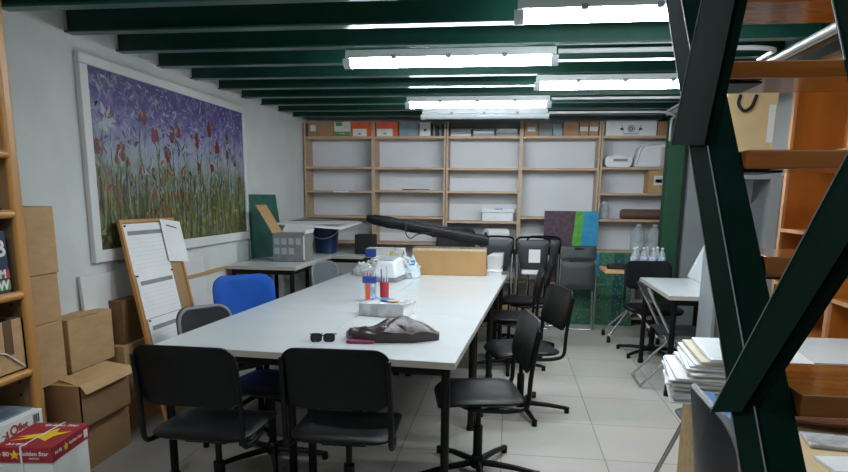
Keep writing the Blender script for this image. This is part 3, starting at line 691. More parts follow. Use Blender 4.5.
# white machine
t = thing('tabletop_machine', 'white and grey plastic machine with grey top at the back of the big table', 'machine', T(-1.08, 5.72), -.1)
MB().prism([(-.12, -.15, .0), (.12, -.15, 0), (.13, .15, 0), (-.13, .15, 0)], (0, 0, .03)).build('base', m_gplastic, t, bevel=.008)
q = MB(); q.add([(-.125, -.15, .03), (.125, -.15, .03), (.13, .15, .03), (-.13, .15, .03), (-.085, -.10, .185), (.085, -.10, .185), (.10, .13, .21), (-.10, .13, .21)], [(0,3,2,1),(4,5,6,7),(0,1,5,4),(1,2,6,5),(2,3,7,6),(3,0,4,7)]); q.build('body', m_wplastic, t, bevel=.025, smooth=True)
q = MB(); q.prism([(-.07, -.09, .188), (.07, -.09, .188), (.08, .10, .211), (-.08, .10, .211)], (0, 0, .004)); q.build('top_panel', m_greymetal2, t, bevel=.002)
# cables and films
q = MB()
for k in range(16):
    cx, cy = ur(-.2, .2), ur(-.18, .18); pts = []
    r1, ph, tl = ur(.05, .12), ur(0, 6), ur(-.5, .5)
    for i in range(14):
        a = ph+i*.6; pts.append((cx+r1*math.cos(a), cy+r1*math.sin(a)*.7, .05+.03*(k % 4)+abs(r1*math.sin(a)*tl)))
    q.tube(pts, .005, 5)
q.tube([(-.02, 0, .1), (-.01, 0, .22), (.05, 0, .27), (.1, 0, .25), (.12, .02, .14), (.15, -.1, .05)], .008, 8, round_=.06)
q.tube([(.12, -.1, .02), (.02, -.15, .15), (.1, -.14, .2), (.2, -.15, .02)], .008, 8, round_=.08)
tag(q.build('cable_bundle', m_white, loc=T(-1.08, 6.02), smooth=True), 'tangle of white cables heaped behind the white machine on the big table', 'cables', kind='stuff')
def film(label, c, sx, sy, h, mt, seed):
    rnd = random.Random(seed); ph = [rnd.uniform(0, 6) for _ in range(6)]
    n = 40; out = [(sx*(1+.12*math.sin(5*a+ph[0]))*math.cos(a), sy*(1+.12*math.sin(4*a+ph[1]))*math.sin(a)) for a in [2*PI*k/n for k in range(n)]]
    def f(x, y, o):
        r = math.hypot(x/sx, y/sy); k = max(0, 1-r*r*.9)**.5
        return (x, y, .002 if o < 0 else .01+k*h*(1+.22*math.sin(x*40+ph[2])*math.cos(y*37+ph[3])+.12*math.sin(x*90+y*70)))
    o = MB().pad(out, f, .02, 8).build('plastic_bag', mt, loc=c, smooth=True); return tag(o, label, 'plastic bag')
film('crumpled pale plastic bag left of the white machine on the big table', T(-1.34, 6.1), .17, .13, .11, m_clearbag, 3)
b = film('crumpled plastic bag with pale blue print between the machine and the long brown box', T(-.97, 6.0), .15, .15, .17, m_film, 5)
b2 = MB(); b2.grid(lambda u, v: (-.08+.18*u, -.08+.02*math.sin(u*7), .13+.04*v+.01*math.sin(u*12)), 10, 3); b2.build('blue_print', m_bluebag, b, smooth=True)
b2 = MB(); b2.tube([(-.06, -.137, .09), (-.06, -.15, .09)], .022, 12); b2.build('blue_dot', m_inkblue, b)
# long carton with black bag on it
t = thing('long_carton', 'long light brown carton across the far end of the big table', 'box', (-.57, 6.32, .742), .03)
MB().bb((-.36, -.14, 0), (.36, .14, .255)).build('carton', mat('light_cardboard', 'b28c5c', .8, .06, 6), t, bevel=.004)
MB().bb((-.36, -.141, .235), (.36, .141, .257)).build('clear_tape', m_cleartape, t)
t = thing('tripod_bag', 'long black nylon tripod bag lying slanted across the long brown carton', 'bag', (-.79, 6.28, 1.165), 0)
A, Bq = Vector((-.61, -.02, .115)), Vector((.60, .02, -.095))
pts = [A.lerp(Bq, k/16) for k in range(17)]
MB().tube(pts, [.03, .052]+[.055+.004*math.sin(k*2) for k in range(13)]+[.058, .045], 14).build('bag_body', m_bag, t, smooth=True)
for k in (.33, .55): 
    c = A.lerp(Bq, k); MB().tube([c+Vector((-.012, 0, 0)), c+Vector((.012, 0, 0))], .063, 14).build('band', m_dark, t, smooth=True)
q = MB(); c = A.lerp(Bq, .33); q.tube([c+Vector((0, -.06, 0)), c+Vector((.0, -.08, -.08)), c+Vector((.05, -.07, -.13)), c+Vector((.1, -.05, -.08)), c+Vector((.24, -.06, -.06))], .006, 6, round_=.03); q.build('strap', m_dark, t, smooth=True)
q = MB(); q.tube([A+Vector((-.005, -.05, .02)), Bq+Vector((0, -.05, .03))], .004, 6); q.build('zip', m_dgrey, t)
t = thing('black_case', 'low black case behind the cables at the back of the big table', 'case', (-1.26, 6.42, .742), 0)
MB().bb((-.19, -.12, 0), (.19, .12, .14)).build('case_body', m_dark, t, bevel=.01); MB().bb((-.05, -.13, .06), (.05, -.12, .08)).build('handle', m_dgrey, t)
t = thing('printed_box', 'white box with blue end and yellow print lying on the black case', 'box', (-1.24, 6.42, .884), .03)
MB().bb((-.19, -.11, 0), (.19, .11, .09)).build('carton', m_white, t, bevel=.004); MB().bb((-.192, -.1115, .005), (-.08, -.1095, .088)).build('blue_end', m_inkblue, t)
MB().bb((.06, -.1125, .02), (.12, -.11, .07)).build('yellow_print', m_yellow, t)
# papers and printer to the right of the carton
t = thing('white_folders', 'leaning white folders and papers right of the long brown carton', 'papers', (-.12, 6.70, .742), 0)
for k in range(5): MB().box((.0+.012*k-.03, .04*k-.08, .085+.006*k), (.12, .012, .15), rx=.2, rz=.12*k-.2).build('folder', [m_white, m_paper, m_wplastic, m_white, m_gplastic][k], t)
MB().bb((-.09, -.15, 0), (.07, .14, .012)).build('bottom_folder', m_white, t)

# ------------------------------------------------------------------ left wall table things
t = thing('green_board', 'dark teal green board standing on the wall table against the wall', 'board', (-2.4, 6.2, .881), 0)
q = MB(); q.prism([(-.105, -.22, 0), (.10, .18, 0), (.02, .18, .62), (-.12, -.17, .62)], (-.012, .012, 0)); q.build('panel', m_gboard, t)
q = MB(); q.tube([(-.105, -.225, 0), (-.122, -.175, .62)], .006, 6); q.build('edge_strip', m_slate, t)
t = thing('grey_printed_carton', 'grey printed carton with its brown flap standing open on the wall table', 'box', (-2.04, 5.90, .881), 0)
MB().bb((-.155, -.13, 0), (.155, .13, .262)).build('carton', m_greycard, t, bevel=.003)
q = MB()
for r_ in range(2):
    for k in range(4 if r_ == 0 else 3): q.bb((-.14+k*.07, -.1312, .16-r_*.09), (-.09+k*.07, -.1302, .22-r_*.09))
q.build('printed_pictures', m_greymetal2, t)
MB().bb((.14, -.1315, .02), (.156, -.13, .24)).build('white_edge', m_white, t)
q = MB(); q.prism([(-.155, -.13, .262), (-.155, .13, .262), (-.31, .13, .52), (-.31, -.13, .52)], (.005, 0, .003)); q.build('open_flap', m_card, t)
q = MB(); q.prism([(-.155, .125, .262), (.155, .125, .262), (.16, .135, .32), (-.12, .135, .33)], (0, .004, 0)); q.prism([(.155, -.13, .262), (.155, .13, .262), (.17, .13, .30), (.17, -.13, .30)], (.004, 0, 0)); q.build('white_flap', m_white, t)
t = thing('bucket', 'navy blue plastic bucket on the far white table', 'bucket', (-2.07, 7.12, .851))
MB().lathe([(.115, 0), (.118, .01), (.15, .275), (.158, .275), (.158, .29), (.145, .29), (.112, .012), (.1, .012)], 24).build('pail', m_navy, t, smooth=True)
q = MB(); q.tube([(.155*math.cos(a), -.02-.12*math.sin(a)*.4-.1*math.sin(a), .27-.1*math.sin(a)) for a in [PI*k/12 for k in range(13)]], .004, 6); q.build('handle', m_silver, t, smooth=True)
# board laid over carton and bucket
t = thing('mounted_photo_board', 'white board with a grey printed photograph laid flat over the navy bucket', 'board', (-2.05, 6.85, 1.15))
C4 = [(-.36, -.55, .053), (.33, -.38, .002), (.36, .42, .035), (-.40, .50, .07)]
q = MB(); q.prism(C4, (0, 0, .018)); q.build('board', m_white, t)
def q4(u, v): 
    a = [Vector(p) for p in C4]; return (a[0]*(1-u)+a[1]*u)*(1-v)+(a[3]*(1-u)+a[2]*u)*v+Vector((0, 0, .0185))
q = MB(); q.prism([q4(.1, .1), q4(.92, .1), q4(.92, .92), q4(.1, .92)], (0, 0, .001)); q.build('photograph', m_photo, t)
tag(MB().bb((-.11, -.09, 0), (.11, .09, .22)).build('black_speaker', m_dark, loc=(-1.60, 7.1, .851), bevel=.012), 'black box shaped speaker right of the navy bucket', 'speaker')

# ------------------------------------------------------------------ chairs
def sq(w, h, r): return rrect(w, h, r, 6)
def star_base(t, n=5, R_=.33, castor=False, mt=None, h0=.10):
    mt = mt or m_bmetal
    MB().lathe([(.035, .03), (.04, .045), (.036, .09), (.028, .1)], 14).build('hub', mt, t, smooth=True)
    for k in range(n):
        a = 2*PI*k/n+.3; dx, dy = math.cos(a), math.sin(a)
        l = MB().tube([(dx*.02, dy*.02, .06), (dx*R_*.6, dy*R_*.6, .05), (dx*R_, dy*R_, .034 if not castor else .07)], [.02, .017, .014], 8).build('base_leg', mt, t, smooth=True)
        if castor:
            MB().tube([(dx*R_-dy*.02, dy*R_+dx*.02, .028), (dx*R_+dy*.02, dy*R_-dx*.02, .028)], .028, 12).build('castor', m_blk, l, smooth=True)
        else: MB().tube([(dx*R_, dy*R_, 0), (dx*R_, dy*R_, .042)], .018, 10).build('glide', m_blk, l, smooth=True)
def shell_chair(label, loc, face, group='black swivel chairs round the big table', spin=0, top=.89, back=True):
    """face = angle the sitter looks towards (0 = +X)"""
    t = thing('swivel_chair', label, 'chair', loc, face, group)
    star_base(t)
    MB().tube([(0, 0, .1), (0, 0, .27)], .026, 14).build('column_sleeve', m_bmetal, t, smooth=True)
    MB().tube([(0, 0, .25), (0, 0, .43)], .015, 12).build('gas_column', m_bmetal, t, smooth=True)
    MB().pad(sq(.45, .46, .09), lambda x, y, o: (x+.01, y, .462+o-.018*(max(0, 1-(x/.2)**2)*max(0, 1-(y/.2)**2))-(.03*((x-.12)/.1)**2 if x > .12 else 0)), .028, 7).build('seat', m_blk, t, smooth=True)
    def bf(x, y, o):     # x across, y up
        return (-.232+.022*(x/.22)**2-.055*(y+.14)/.28+o, x, .75+y)
    MB().pad(sq(.46, .275, .07), bf, .018, 7, edge=.6).build('backrest', m_blk, t, smooth=True)
    for s in (-1, 1):
        q = MB(); q.tube([(.12, s*.10, .425), (.06, s*.2, .425), (-.13, s*.228, .425), (-.222, s*.228, .44), (-.228, s*.228, .61), (-.266, s*.222, top-.05)], .0125, 8, round_=.07); q.build('back_tube', m_bmetal, t, smooth=True)
    q = MB(); q.bb((-.12, -.1, .405), (.12, .1, .44)); q.build('seat_plate', m_bmetal, t, bevel=.005)
    return t
up_ = PI/2
shell_chair('black swivel chair in the front row left, back to the camera', (-1.31, 2.66, 0), up_-.02)
shell_chair('black swivel chair in the front row right, back to the camera', (-.70, 2.72, 0), up_+.04)
shell_chair('black swivel chair on the right side of the big table, nearest the camera', (-.13, 3.33, 0), PI+.18)
shell_chair('black swivel chair second from the camera, right of the big table', (.12, 4.42, 0), PI+.30)
shell_chair('black swivel chair on the right side of the big table, third from the camera', (.03, 5.62, 0), PI+.02)
shell_chair('black swivel chair on the right side of the big table, farthest from the camera', (.17, 6.55, 0), PI)
shell_chair('tall black swivel chair standing behind the tripod bag by the back shelves', (-.63, 7.44, 0), -up_).scale = (1, 1, 1.29)
t = thing('swivel_stool', 'black seat on a star base tucked under the front left of the big table', 'stool', (-1.31, 3.34, 0), -.2)
star_base(t, R_=.3); MB().tube([(0, 0, .1), (0, 0, .43)], .022, 14).build('column', m_bmetal, t, smooth=True)
MB().pad(sq(.44, .44, .09), lambda x, y, o: (x, y, .45+o), .03, 5).build('seat', m_blk, t, smooth=True)
def padded_chair(label, loc, face, mt, bw, bh, top, rim=None, name='office_chair', castor=False, group=None):
    t = thing(name, label, 'chair', loc, face, group); star_base(t, castor=castor)
    MB().tube([(0, 0, .1), (0, 0, .43)], .024, 14).build('column', m_bmetal, t, smooth=True)
    MB().pad(sq(.45, .45, .1), lambda x, y, o: (x, y, .455+o), .05, 6).build('seat', mt, t, smooth=True)
    def bf(x, y, o): return (-.25+.05*(x/.22)**2-.04*(y/bh+.5)+o, x, top-bh/2+y)
    MB().pad(sq(bw, bh, bh*.28), bf, .045, 7, edge=.5).build('backrest', mt, t, smooth=True)
    if rim: 
        MB().tube([bf(x, y, .02) for x, y in sq(bw*.97, bh*.95, bh*.28)], .011, 8, closed=True).build('rim', rim, t, smooth=True)
    MB().tube([(0, 0, .42), (-.2, 0, .42), (-.27, 0, .5), (-.285, 0, top-bh*.5)], .015, 8, round_=.06).build('back_post', m_bmetal, t, smooth=True)
    return t
padded_chair('bright blue padded office chair at the left side of the big table', (-1.78, 4.32, 0), -.80, m_blue, .47, .34, .91)
padded_chair('dark grey pale rimmed chair left of the bright blue chair', (-1.77, 3.76, 0), -.60, m_dgrey, .38, .30, .775, rim=m_gplastic)
padded_chair('grey shell chair at the far left side of the big table', (-1.57, 5.95, 0), -.4, m_gfab, .40, .34, .86, rim=m_gplastic, name='shell_chair')

# folded chairs leaning on the back shelves
def folded(label, loc, paper=False, rz=0):
    t = thing('folding_chair', label, 'chair', loc, rz, 'folded chairs leaning against the back shelves')
    w = .2
    q = MB(); q.tube([(-w, .05, .012), (-w, .06, .5), (-w+.01, .14, .94), (w-.01, .14, .94), (w, .06, .5), (w, .05, .012)], .0105, 8, round_=.05); q.build('front_frame', m_chrome, t, smooth=True)
    q = MB(); q.tube([(-w+.03, .0, .012), (-w+.03, .10, .62), (w-.03, .10, .62), (w-.03, .0, .012)], .0095, 8, round_=.05, closed=False); q.tube([(-w+.03, .0, .014), (w-.03, .0, .014)], .009, 8); q.build('rear_frame', m_chrome, t, smooth=True)
    MB().pad(sq(.40, .16, .03), lambda x, y, o: (x, .12+o+.03*(y/.16), .88+y), .014, 4).build('backrest', m_dgrey, t, smooth=True)
    MB().pad(sq(.38, .31, .03), lambda x, y, o: (x, .065+o+.05*(y/.31), .625+y), .014, 4).build('seat', m_dgrey, t, smooth=True)
    MB().bb((-.05, .1, .925), (.05, .112, .94)).build('hand_hole', m_dark, t)
    if paper:
        MB().box((.04, .035, .74), (.13, .002, .17), rx=-.1).build('taped_note', m_paper, t)
    return t
folded('dark folding chair with silver legs directly below the abstract painting', (.80, 7.34, 0))
def stacked(label, loc, paper):
    t = thing('stacked_chair', label, 'chair', loc, 0, 'black chairs parked by the back shelves')
    q = MB()
    for s in (-1, 1): q.tube([(s*.15, -.02, .012), (s*.165, .02, .5), (s*.19, .10, 1.02), (s*.15, .11, 1.045), (0, .112, 1.05)], .012, 8, round_=.05)
    q.build('frame', m_bmetal, t, smooth=True)
    q = MB()
    for s in (-1, 1): q.tube([(s*.20, -.05, .012), (s*.17, .0, .6), (s*.18, .05, .85)], .01, 8)
    q.tube([(-.2, -.05, .014), (.2, -.05, .014)], .009, 8)
    q.build('front_legs', m_chrome, t, smooth=True)
    MB().pad([(-.19, .16), (-.17, .175), (.17, .175), (.19, .16), (.13, -.17), (.11, -.18), (-.11, -.18), (-.13, -.17)], lambda x, y, o: (x, .03+o+.04*y, .84+y), .02, 4).build('backrest', m_dgrey, t, smooth=True)
    if paper:
        MB().box((.02, .012, .84), (.13, .002, .15)).build('taped_note', m_paper, t)
        MB().box((.0, -.03, .66), (.24, .07, .05)).build('paper_pile', m_paper, t, bevel=.01)
    return t
stacked('black chair with a taped white note parked by the back shelves', (.28, 7.36, 0), True)
stacked('leftmost black chair parked by the back shelves, half hidden by the table end', (-.13, 7.40, 0), False)
stacked('black chair standing directly behind the one with the taped white note', (.41, 7.54, 0), False)

# paintings near the back shelves
t = thing('abstract_painting', 'maroon, lime and cyan abstract canvas above the folded chairs', 'painting', (.72, 7.70, .94))
MB().bb((-.31, 0, 0), (.31, .025, .405)).build('canvas', m_purpleart, t)
MB().prism([(.02, -.001, 0), (.12, -.001, 0), (.145, -.001, .405), (.05, -.001, .405)], (0, .001, 0)).build('lime_band', m_limeart, t)
MB().prism([(.12, -.001, 0), (.31, -.001, 0), (.31, -.001, .405), (.145, -.001, .405)], (0, .001, 0)).build('cyan_band', m_cyanart, t)
t = thing('meadow_painting', 'tall green meadow canvas standing on the floor under the abstract one', 'painting', (1.02, 7.71, .0), 0)
MB().bb((-.42, -.0, 0), (.46, .025, .87)).build('canvas', m_greenart, t)
MB().bb((-.42, -.001, .0), (-.3, .0, .87)).build('lime_band', m_limeart, t); MB().bb((.22, -.001, 0), (.34, 0, .87)).build('teal_band', m_darkteal, t); MB().bb((0, -.001, .6), (.05, 0, .87)).build('cyan_band', m_cyanart, t)
q = MB()
for k in range(230):
    x, z = ur(-.28, .44), ur(.03, .8); s_ = ur(.004, .009); q.bb((x-s_, -.002, z-s_), (x+s_, -.001, z+s_), random.choice([0, 1, 2]))
q.build('paint_dabs', [P_['straw'], P_['sage'], m_cyanart], t, kind='stuff')
obox('carton', (.1, 7.9, .1), (.5, .2, .22), m_card, 'brown carton on the bottom shelf behind the parked black chairs', 'box')

# ------------------------------------------------------------------ right side furniture
t = thing('side_table', 'small light wood table on silver castor legs carrying water bottles by the green column', 'table', (1.33, 6.95, 0))
MB().bb((-.33, -.22, .735), (.33, .22, .765)).build('tabletop', m_peach, t, bevel=.003)
MB().tube([(0, 0, .28), (0, 0, .735)], .024, 12).build('column', m_chrome, t, smooth=True)
for sx in (-1, 1):
    for sy in (-1, 1):
        l = MB().tube([(sx*.01, 0, .34), (sx*.05, sy*.03, .31), (sx*.25, sy*.19, .065)], .013, 8, round_=.04).build('splayed_leg', m_chrome, t, smooth=True)
        MB().tube([(sx*.25-.016, sy*.19, .032), (sx*.25+.016, sy*.19, .032)], .032, 12).build('castor', m_blk, l, smooth=True)
for k, (x, y) in enumerate([(1.30, 6.84), (1.40, 6.88), (1.49, 6.84), (1.58, 6.86), (1.35, 6.98), (1.46, 7.0), (1.56, 6.99)]):
    bottle('water_bottle', (x, y, .766), .235, .037, 'small clear water bottle with blue label in the '+('front' if k < 4 else 'back')+' row on the light wood table', m_wplastic, 'water bottles on the light wood table')
tag(MB().pad(rrect(.2, .12, .04), lambda x, y, o: (x, y, .03+o), .05, 4).build('glasses_case', m_dark, loc=(1.14, 6.92, .762), smooth=True), 'black pouch lying left of the water bottles', 'pouch')
# black chair behind the small white table, castor chair, folding chair
t = shell_chair('black swivel chair behind the small white table on the right', (1.42, 6.32, 0), -PI/2+.1, group='black chairs at the small white table', top=.86)
t = thing('folding_chair', 'dark folding chair opened out, tucked beside the small white table on the right', 'chair', (1.33, 5.30, 0), .0)
for s in (-1, 1):
    y = s*.2
    MB().tube([(-.24, y, .815), (-.03, y, .42), (.22, y, .012)], .0105, 8).build('frame_tube', m_chrome, t, smooth=True)
    MB().tube([(.16, y*.86, .44), (-.08, y*.86, .2), (-.24, y*.86, .012)], .0105, 8).build('rear_leg', m_chrome, t, smooth=True)
MB().tube([(-.24, -.172, .014), (-.24, .172, .014)], .0095, 8).build('crossbar', m_chrome, t); MB().tube([(.2, -.2, .04), (.2, .2, .04)], .0095, 8).build('crossbar', m_chrome, t)
MB().pad(sq(.36, .4, .03), lambda x, y, o: (x+.06, y, .45+o), .016, 4).build('seat', m_dgrey, t, smooth=True)
MB().pad(sq(.41, .17, .03), lambda x, y, o: (-.205-y*.5+o, x, .75+y*.85), .014, 4).build('backrest', m_dgrey, t, smooth=True)

# grey cabinet with white back
t = thing('grey_cabinet', 'tall grey open cabinet beside the small white table on the right', 'cabinet', (1.575, 4.68, 0))
w = .155
MB().bb((-w-.02, -.17, 0), (-w+.0, .16, 1.67)).build('side_panel', m_greymetal, t); MB().bb((w-.045, -.17, 0), (w+.02, .16, 1.67)).build('side_panel', m_greymetal, t)
MB().bb((-w, -.17, 1.63), (w-.045, .16, 1.67)).build('top_panel', m_greymetal, t); MB().bb((-w, .14, 0), (w-.045, .16, 1.63)).build('back_panel', m_wboard, t)
for z in (.05, .42, .74): MB().bb((-w, -.16, z-.02), (w-.045, .139, z)).build('shelf_board', m_greymetal2, t)
# leaning whiteboard
t = thing('whiteboard', 'white board leaning on the small white table against the grey wall panel', 'whiteboard', (1.80, 5.7, .792))
A0, A1 = Vector((-.135, .45, 0)), Vector((-.16, -.5, 0)); U_ = Vector((.44, .0, 1.03)); n_ = Vector((-1.03, 0, .44)).normalized()
q = MB(); q.prism([A0, A1, A1+U_, A0+U_], -n_*.012); q.build('board', m_wboard, t)
q = MB()
for a, b in ((A0, A1), (A1, A1+U_), (A0, A0+U_), (A0+U_, A1+U_)): q.tube([a, b], .011, 6)
q.build('frame', m_silver, t)
q = MB(); q.tube([A0+U_*.25+Vector((-.006, -.25, .0)), A0+U_*.4+Vector((-.006, -.3, 0)), A0+U_*.62+Vector((-.006, -.24, 0))], .003, 5); q.build('pen_line', m_greyink, t)
struct(MB().bb((1.88, 7.27, 0), (XR, 7.33, 2.39)).build('trim_%d' % (tn+1), m_greymetal))
# orange bookcase on the right
t = thing('bookcase', 'tall orange cherry wood bookcase along the right wall behind the stairs', 'bookcase', (2.0, 0, 0))
for k, y in enumerate((5.1, 4.25, 3.14)):
    MB().bb((.02, y-.02, .0), (.36, y+.02, 2.31)).build('side_panel', m_orange, t)
    MB().bb((-.0, y-.022, 0), (.02, y+.022, 2.31)).build('edge_strip', m_peach, t)
MB().bb((.36, 3.12, 0), (.38, 5.12, 2.31)).build('back_panel', m_orange, t)
MB().bb((0, 3.12, 2.31), (.38, 5.12, 2.42)).build('top_board', m_peach, t)
for (ya, yb, zs) in ((4.27, 5.08, (.1, .55, .9, 1.29, 1.81)), (3.16, 4.23, (.1, .55, .9, 1.4, 1.81))):
    for z in zs:
        b = MB().bb((.01, ya, z-.022), (.36, yb, z)).build('shelf_board', m_orange, t); MB().bb((-.002, ya, z-.024), (.01, yb, z+.001)).build('front_edge', m_peach, b)
tag(MB().bb((-.1, -.14, 0), (.1, .14, .006)).build('paper_sheets', m_paper, loc=(2.2, 4.4, .901), rz=.2), 'few white sheets lying on a board of the orange bookcase', 'papers')
t = thing('flat_case', 'beige flat case with black handle and white label standing on the grey cabinet', 'case', (1.57, 4.66, 1.672))
MB().bb((-.17, -.03, 0), (.15, .06, .62)).build('panel', m_beige, t)
MB().bb((.10, -.033, .20), (.14, -.03, .44)).build('label', m_wboard, t)
q = MB(); q.tube([(-.09, -.04, .50), (-.11, -.06, .44), (-.07, -.07, .39), (-.02, -.06, .42), (.01, -.04, .50)], .011, 8, round_=.05); q.build('handle', m_dark, t, smooth=True)

# white desk, low desk, papers, bin
t = thing('desk', 'white topped desk on the right seen between the stair treads', 'desk', (1.80, 3.45, 0))
MB().bb((-.56, -.3, .715), (.18, .3, .742)).build('desktop', m_table, t, bevel=.002)
MB().bb((-.54, -.27, 0), (-.515, .27, .715)).build('end_panel', m_orange, t); MB().bb((.14, -.27, 0), (.165, .27, .715)).build('end_panel', m_orange, t); MB().bb((-.515, .2, .2), (.14, .22, .715)).build('back_panel', m_orange, t)
t = thing('desk', 'chipboard desk under the stairs holding the pile of drawing pads', 'desk', (1.33, 2.22, 0))
MB().bb((-.57, -.50, .715), (.57, .53, .74)).build('desktop', m_beige, t, bevel=.002)
MB().bb((-.565, .08, 0), (-.54, .52, .715)).build('end_panel', m_chip, t); MB().bb((.54, -.48, 0), (.565, .52, .715)).build('end_panel', m_chip, t); MB().bb((-.54, .49, .1), (.54, .51, .715)).build('back_panel', m_chip, t)
nS = 19; zc = .742
for k in range(nS):
    h = ur(.006, .010) if k < nS-2 else .014
    x = .845+ur(-.012, .012)+.004*k*(k > 10); y = 2.53+ur(-.02, .02); fr = 1 if k < 4 else .15; ph = ur(0, 6)
    def sf(x_, y_, o): return (x_, y_, o+.07*y_-fr*.02*max(0, (-x_-.12)/.08)**1.3+fr*.006*math.sin(y_*40+ph))
    q = MB(); q.pad([p for i_, p in enumerate(rrect(.40 if k < nS-1 else .34, .29, .006, 2))], sf, h*.85, 5, edge=.9)
    mt = [m_paper, m_white, m_paper, m_wplastic, m_paper, m_cream][k % 6] if k < nS-1 else m_wboard
    o = q.build('drawing_pad', mt, loc=(x, y, zc+h/2+.03), rz=ur(-.14, .14)-.12+(.2 if k > nS-4 else 0)); zc += h
    tag(o, 'topmost pad of the slanting pile on the chipboard desk' if k == nS-1 else (['white', 'white', 'white', 'white', 'white', 'cream'][k % 6]+' drawing pad in the '+['bottom', 'middle', 'upper'][k//6 if k < 18 else 2]+' third of the slanting pile on the desk'), 'drawing pad', 'pads piled on the chipboard desk')
# blue chair with dark shell tucked under that desk
t = thing('office_chair', 'dark grey backed office chair with blue front, tucked under the chipboard desk', 'chair', (.91, 1.97, 0), -.02)
star_base(t, castor=False, R_=.26); MB().tube([(0, 0, .08), (0, 0, .40)], .024, 14).build('column', m_bmetal, t, smooth=True)
MB().pad(sq(.42, .44, .1), lambda x, y, o: (x+.03, y, .445+o), .05, 6).build('seat', m_blue, t, smooth=True)
def bsh(x, y, o): return (-.29+.05*(x/.22)**2-.05*(y/.4)+o, x, .715+y)
MB().pad(sq(.44, .37, .12), bsh, .02, 7, edge=.8).build('back_shell', m_dgrey, t, smooth=True)
MB().pad(sq(.40, .33, .11), lambda x, y, o: bsh(x, y*1.04, o+.04), .06, 7, edge=.7).build('back_cushion', m_bluebag, t, smooth=True)
MB().tube([bsh(x, y, .004) for x, y in sq(.44, .37, .12)], .012, 8, closed=True).build('rim', m_gplastic, t, smooth=True)
MB().tube([(0, 0, .40), (-.22, 0, .40), (-.30, 0, .48), (-.305, 0, .6)], .018, 8, round_=.06).build('back_post', m_bmetal, t, smooth=True)
t = thing('tubular_stool', 'chair on bent silver tube legs behind the chipboard desk panel', 'chair', (1.02, 3.02, 0))
for s in (-1, 1): MB().tube([(.18, s*.17, .012), (-.17, s*.17, .012), (-.26, s*.17, .05), (-.10, s*.17, .44), (.15, s*.17, .44)], .0115, 8, round_=.06).build('side_frame', m_chrome, t, smooth=True)
MB().pad(sq(.38, .38, .05), lambda x, y, o: (x+.02, y, .46+o), .025, 4).build('seat', m_dgrey, t, smooth=True)
t = thing('wooden_tray', 'dark brown oval wooden tray on the chipboard desk under the lowest tread', 'tray', (1.16, 2.24, .741), 0)
MB().pad([(.24*math.cos(a), .1*math.sin(a)) for a in [2*PI*k/28 for k in range(28)]], lambda x, y, o: (x, y, .018+o+.06*((x/.24)**2+(y/.1)**2)*.3), .016, 5).build('dish', m_umber, t, smooth=True)
t = thing('plastic_wrapped_papers', 'white papers in clear film with a dark label on the front of the chipboard desk', 'papers', (1.08, 2.05, .741), -.15)
MB().bb((-.12, -.05, 0), (.14, .07, .012)).build('stack', m_clearbag, t, bevel=.003); MB().bb((.03, -.02, .012), (.10, .04, .0135)).build('dark_label', m_greyink, t)
tag(MB().bb((-.12, -.05, 0), (.14, .06, .01)).build('paper_sheets', m_paper, loc=(1.05, 1.88, .741), rz=.1), 'white sheets lying at the front edge of the chipboard desk', 'papers')

# ------------------------------------------------------------------ stairs
t = thing('staircase', 'steep open staircase with dark green steel stringers and varnished wooden treads, right foreground', 'staircase', (.5, 0, 0))
def yz(l): return [(0, a, b) for a, b in l]
# main stringer: web and flange, rising away from the camera
Y0_, Z0_ = 1.02, .84; Y1_, Z1_ = 2.42, 2.44
sl = (Z1_-Z0_)/(Y1_-Y0_)
def Lz(y): return 1.431+(y-1.529)*1.135
yb, yt = -.0+.30, 2.45
M_ = lambda y, d: (y, Lz(y)+d)
web = MB(); web.prism([(-.02, yb, Lz(yb)), (-.02, yt, Lz(yt)), (-.02, yt+.16, Lz(yt)), (-.02, yb+.16, Lz(yb))], (.008, 0, 0)); web.build('stringer_web', m_green, t)
fl = MB(); fl.prism([(-.02, yb, Lz(yb)), (.05, yb, Lz(yb)), (.05, yt, Lz(yt)), (-.02, yt, Lz(yt))], (0, .008, .0)); fl.build('stringer_flange', m_green, t)
fl = MB(); fl.prism([(-.02, yb+.152, Lz(yb)), (.05, yb+.152, Lz(yb)), (.05, yt+.152, Lz(yt)), (-.02, yt+.152, Lz(yt))], (0, .008, .0)); fl.build('stringer_flange', m_green, t)
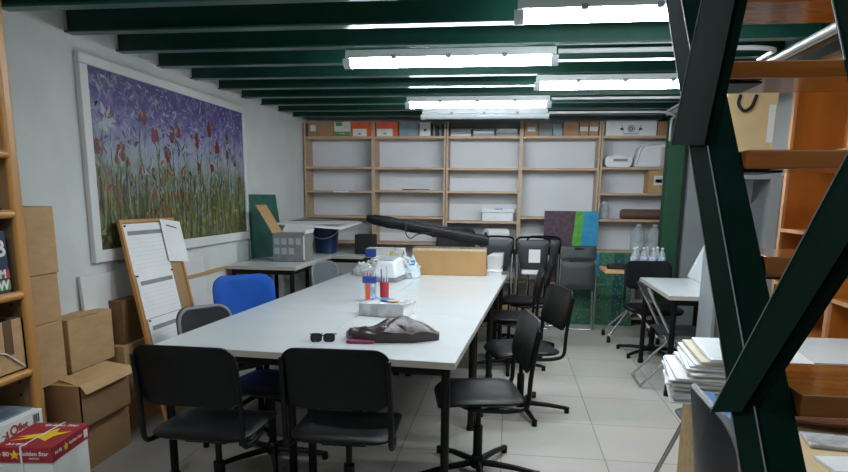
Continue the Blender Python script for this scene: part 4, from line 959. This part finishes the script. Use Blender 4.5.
# far stringer (outside the frame to the right)
web = MB(); web.prism([(.80, yb, Lz(yb)), (.80, yt, Lz(yt)), (.80, yt+.16, Lz(yt)), (.80, yb+.16, Lz(yb))], (.008, 0, 0)); web.build('far_stringer', m_green, t)
for k in range(-1, 6):
    yf = [1.02, 1.229, 1.463, 1.645, 1.841, 2.04, 2.24][k+1]; zt = 1.141+.2375*k
    b = MB().bb((.055, yf, zt-.044), (.795, yf+.25, zt)).build('tread', m_tread, t, bevel=.004)
    q = MB(); q.bb((.035, yf+.03, zt-.052), (.15, yf+.2, zt-.046)); q.bb((.045, yf+.03, zt-.085), (.052, yf+.2, zt-.046)); q.build('bracket', m_bmetal, b)
# side lattice (diagonal bars and second member)
def bar(name, pts, lip):
    q = MB(); q.prism([(-.033, a, b) for a, b in pts], (.008, 0, 0))
    (a, b), (c, d) = lip
    q.prism([(-.033, a, b), (-.033, c, d), (-.008, c, d), (-.008, a, b)], (0, .006, .0)); q.build(name, m_green, t)
def ext(p, q, k): return (p[0]+(q[0]-p[0])*k, p[1]+(q[1]-p[1])*k)
l0, l1, r0, r1 = (2.027, 1.656), (1.823, 1.998), (1.683, 1.629), (1.551, 1.921)
bar('diagonal_bar', [ext(l0, l1, 0), ext(l0, l1, 1.6), ext(r0, r1, 1.7), ext(r0, r1, 0)], (r0, ext(r0, r1, 1.7)))
l0, l1, r0, r1 = (1.451, 1.026), (.994, 1.559), (1.262, 1.092), (.961, 1.432)
bar('diagonal_bar', [ext(l0, l1, 0), ext(l0, l1, 1.35), ext(r0, r1, 1.55), ext(r0, r1, 0)], (r0, ext(r0, r1, 1.55)))
l0, l1 = (1.03, 1.696), (1.093, 1.793)
a, b = ext(l0, l1, -2.2), ext(l0, l1, 6.5)
bar('upper_member', [a, b, (b[0]-.14, b[1]), (a[0]-.14, a[1])], (a, b))
def edge_highlight(pts):  # pale tubes colour in the bright highlight along scuffed steel edges
    q = MB(); q.tube(pts, .0016, 5); q.build('worn_edge_highlight', m_gplastic, t)
edge_highlight([(-.0205, yb, Lz(yb)), (-.0205, yt, Lz(yt))]); edge_highlight([(-.0205, yb+.16, Lz(yb)), (-.0205, yt+.16, Lz(yt))])
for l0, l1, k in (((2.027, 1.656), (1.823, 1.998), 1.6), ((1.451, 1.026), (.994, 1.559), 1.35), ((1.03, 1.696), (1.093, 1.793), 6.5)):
    e_ = ext(l0, l1, k); edge_highlight([(-.0335, l0[0], l0[1]), (-.0335, e_[0], e_[1])])
print('objects', len(bpy.data.objects))
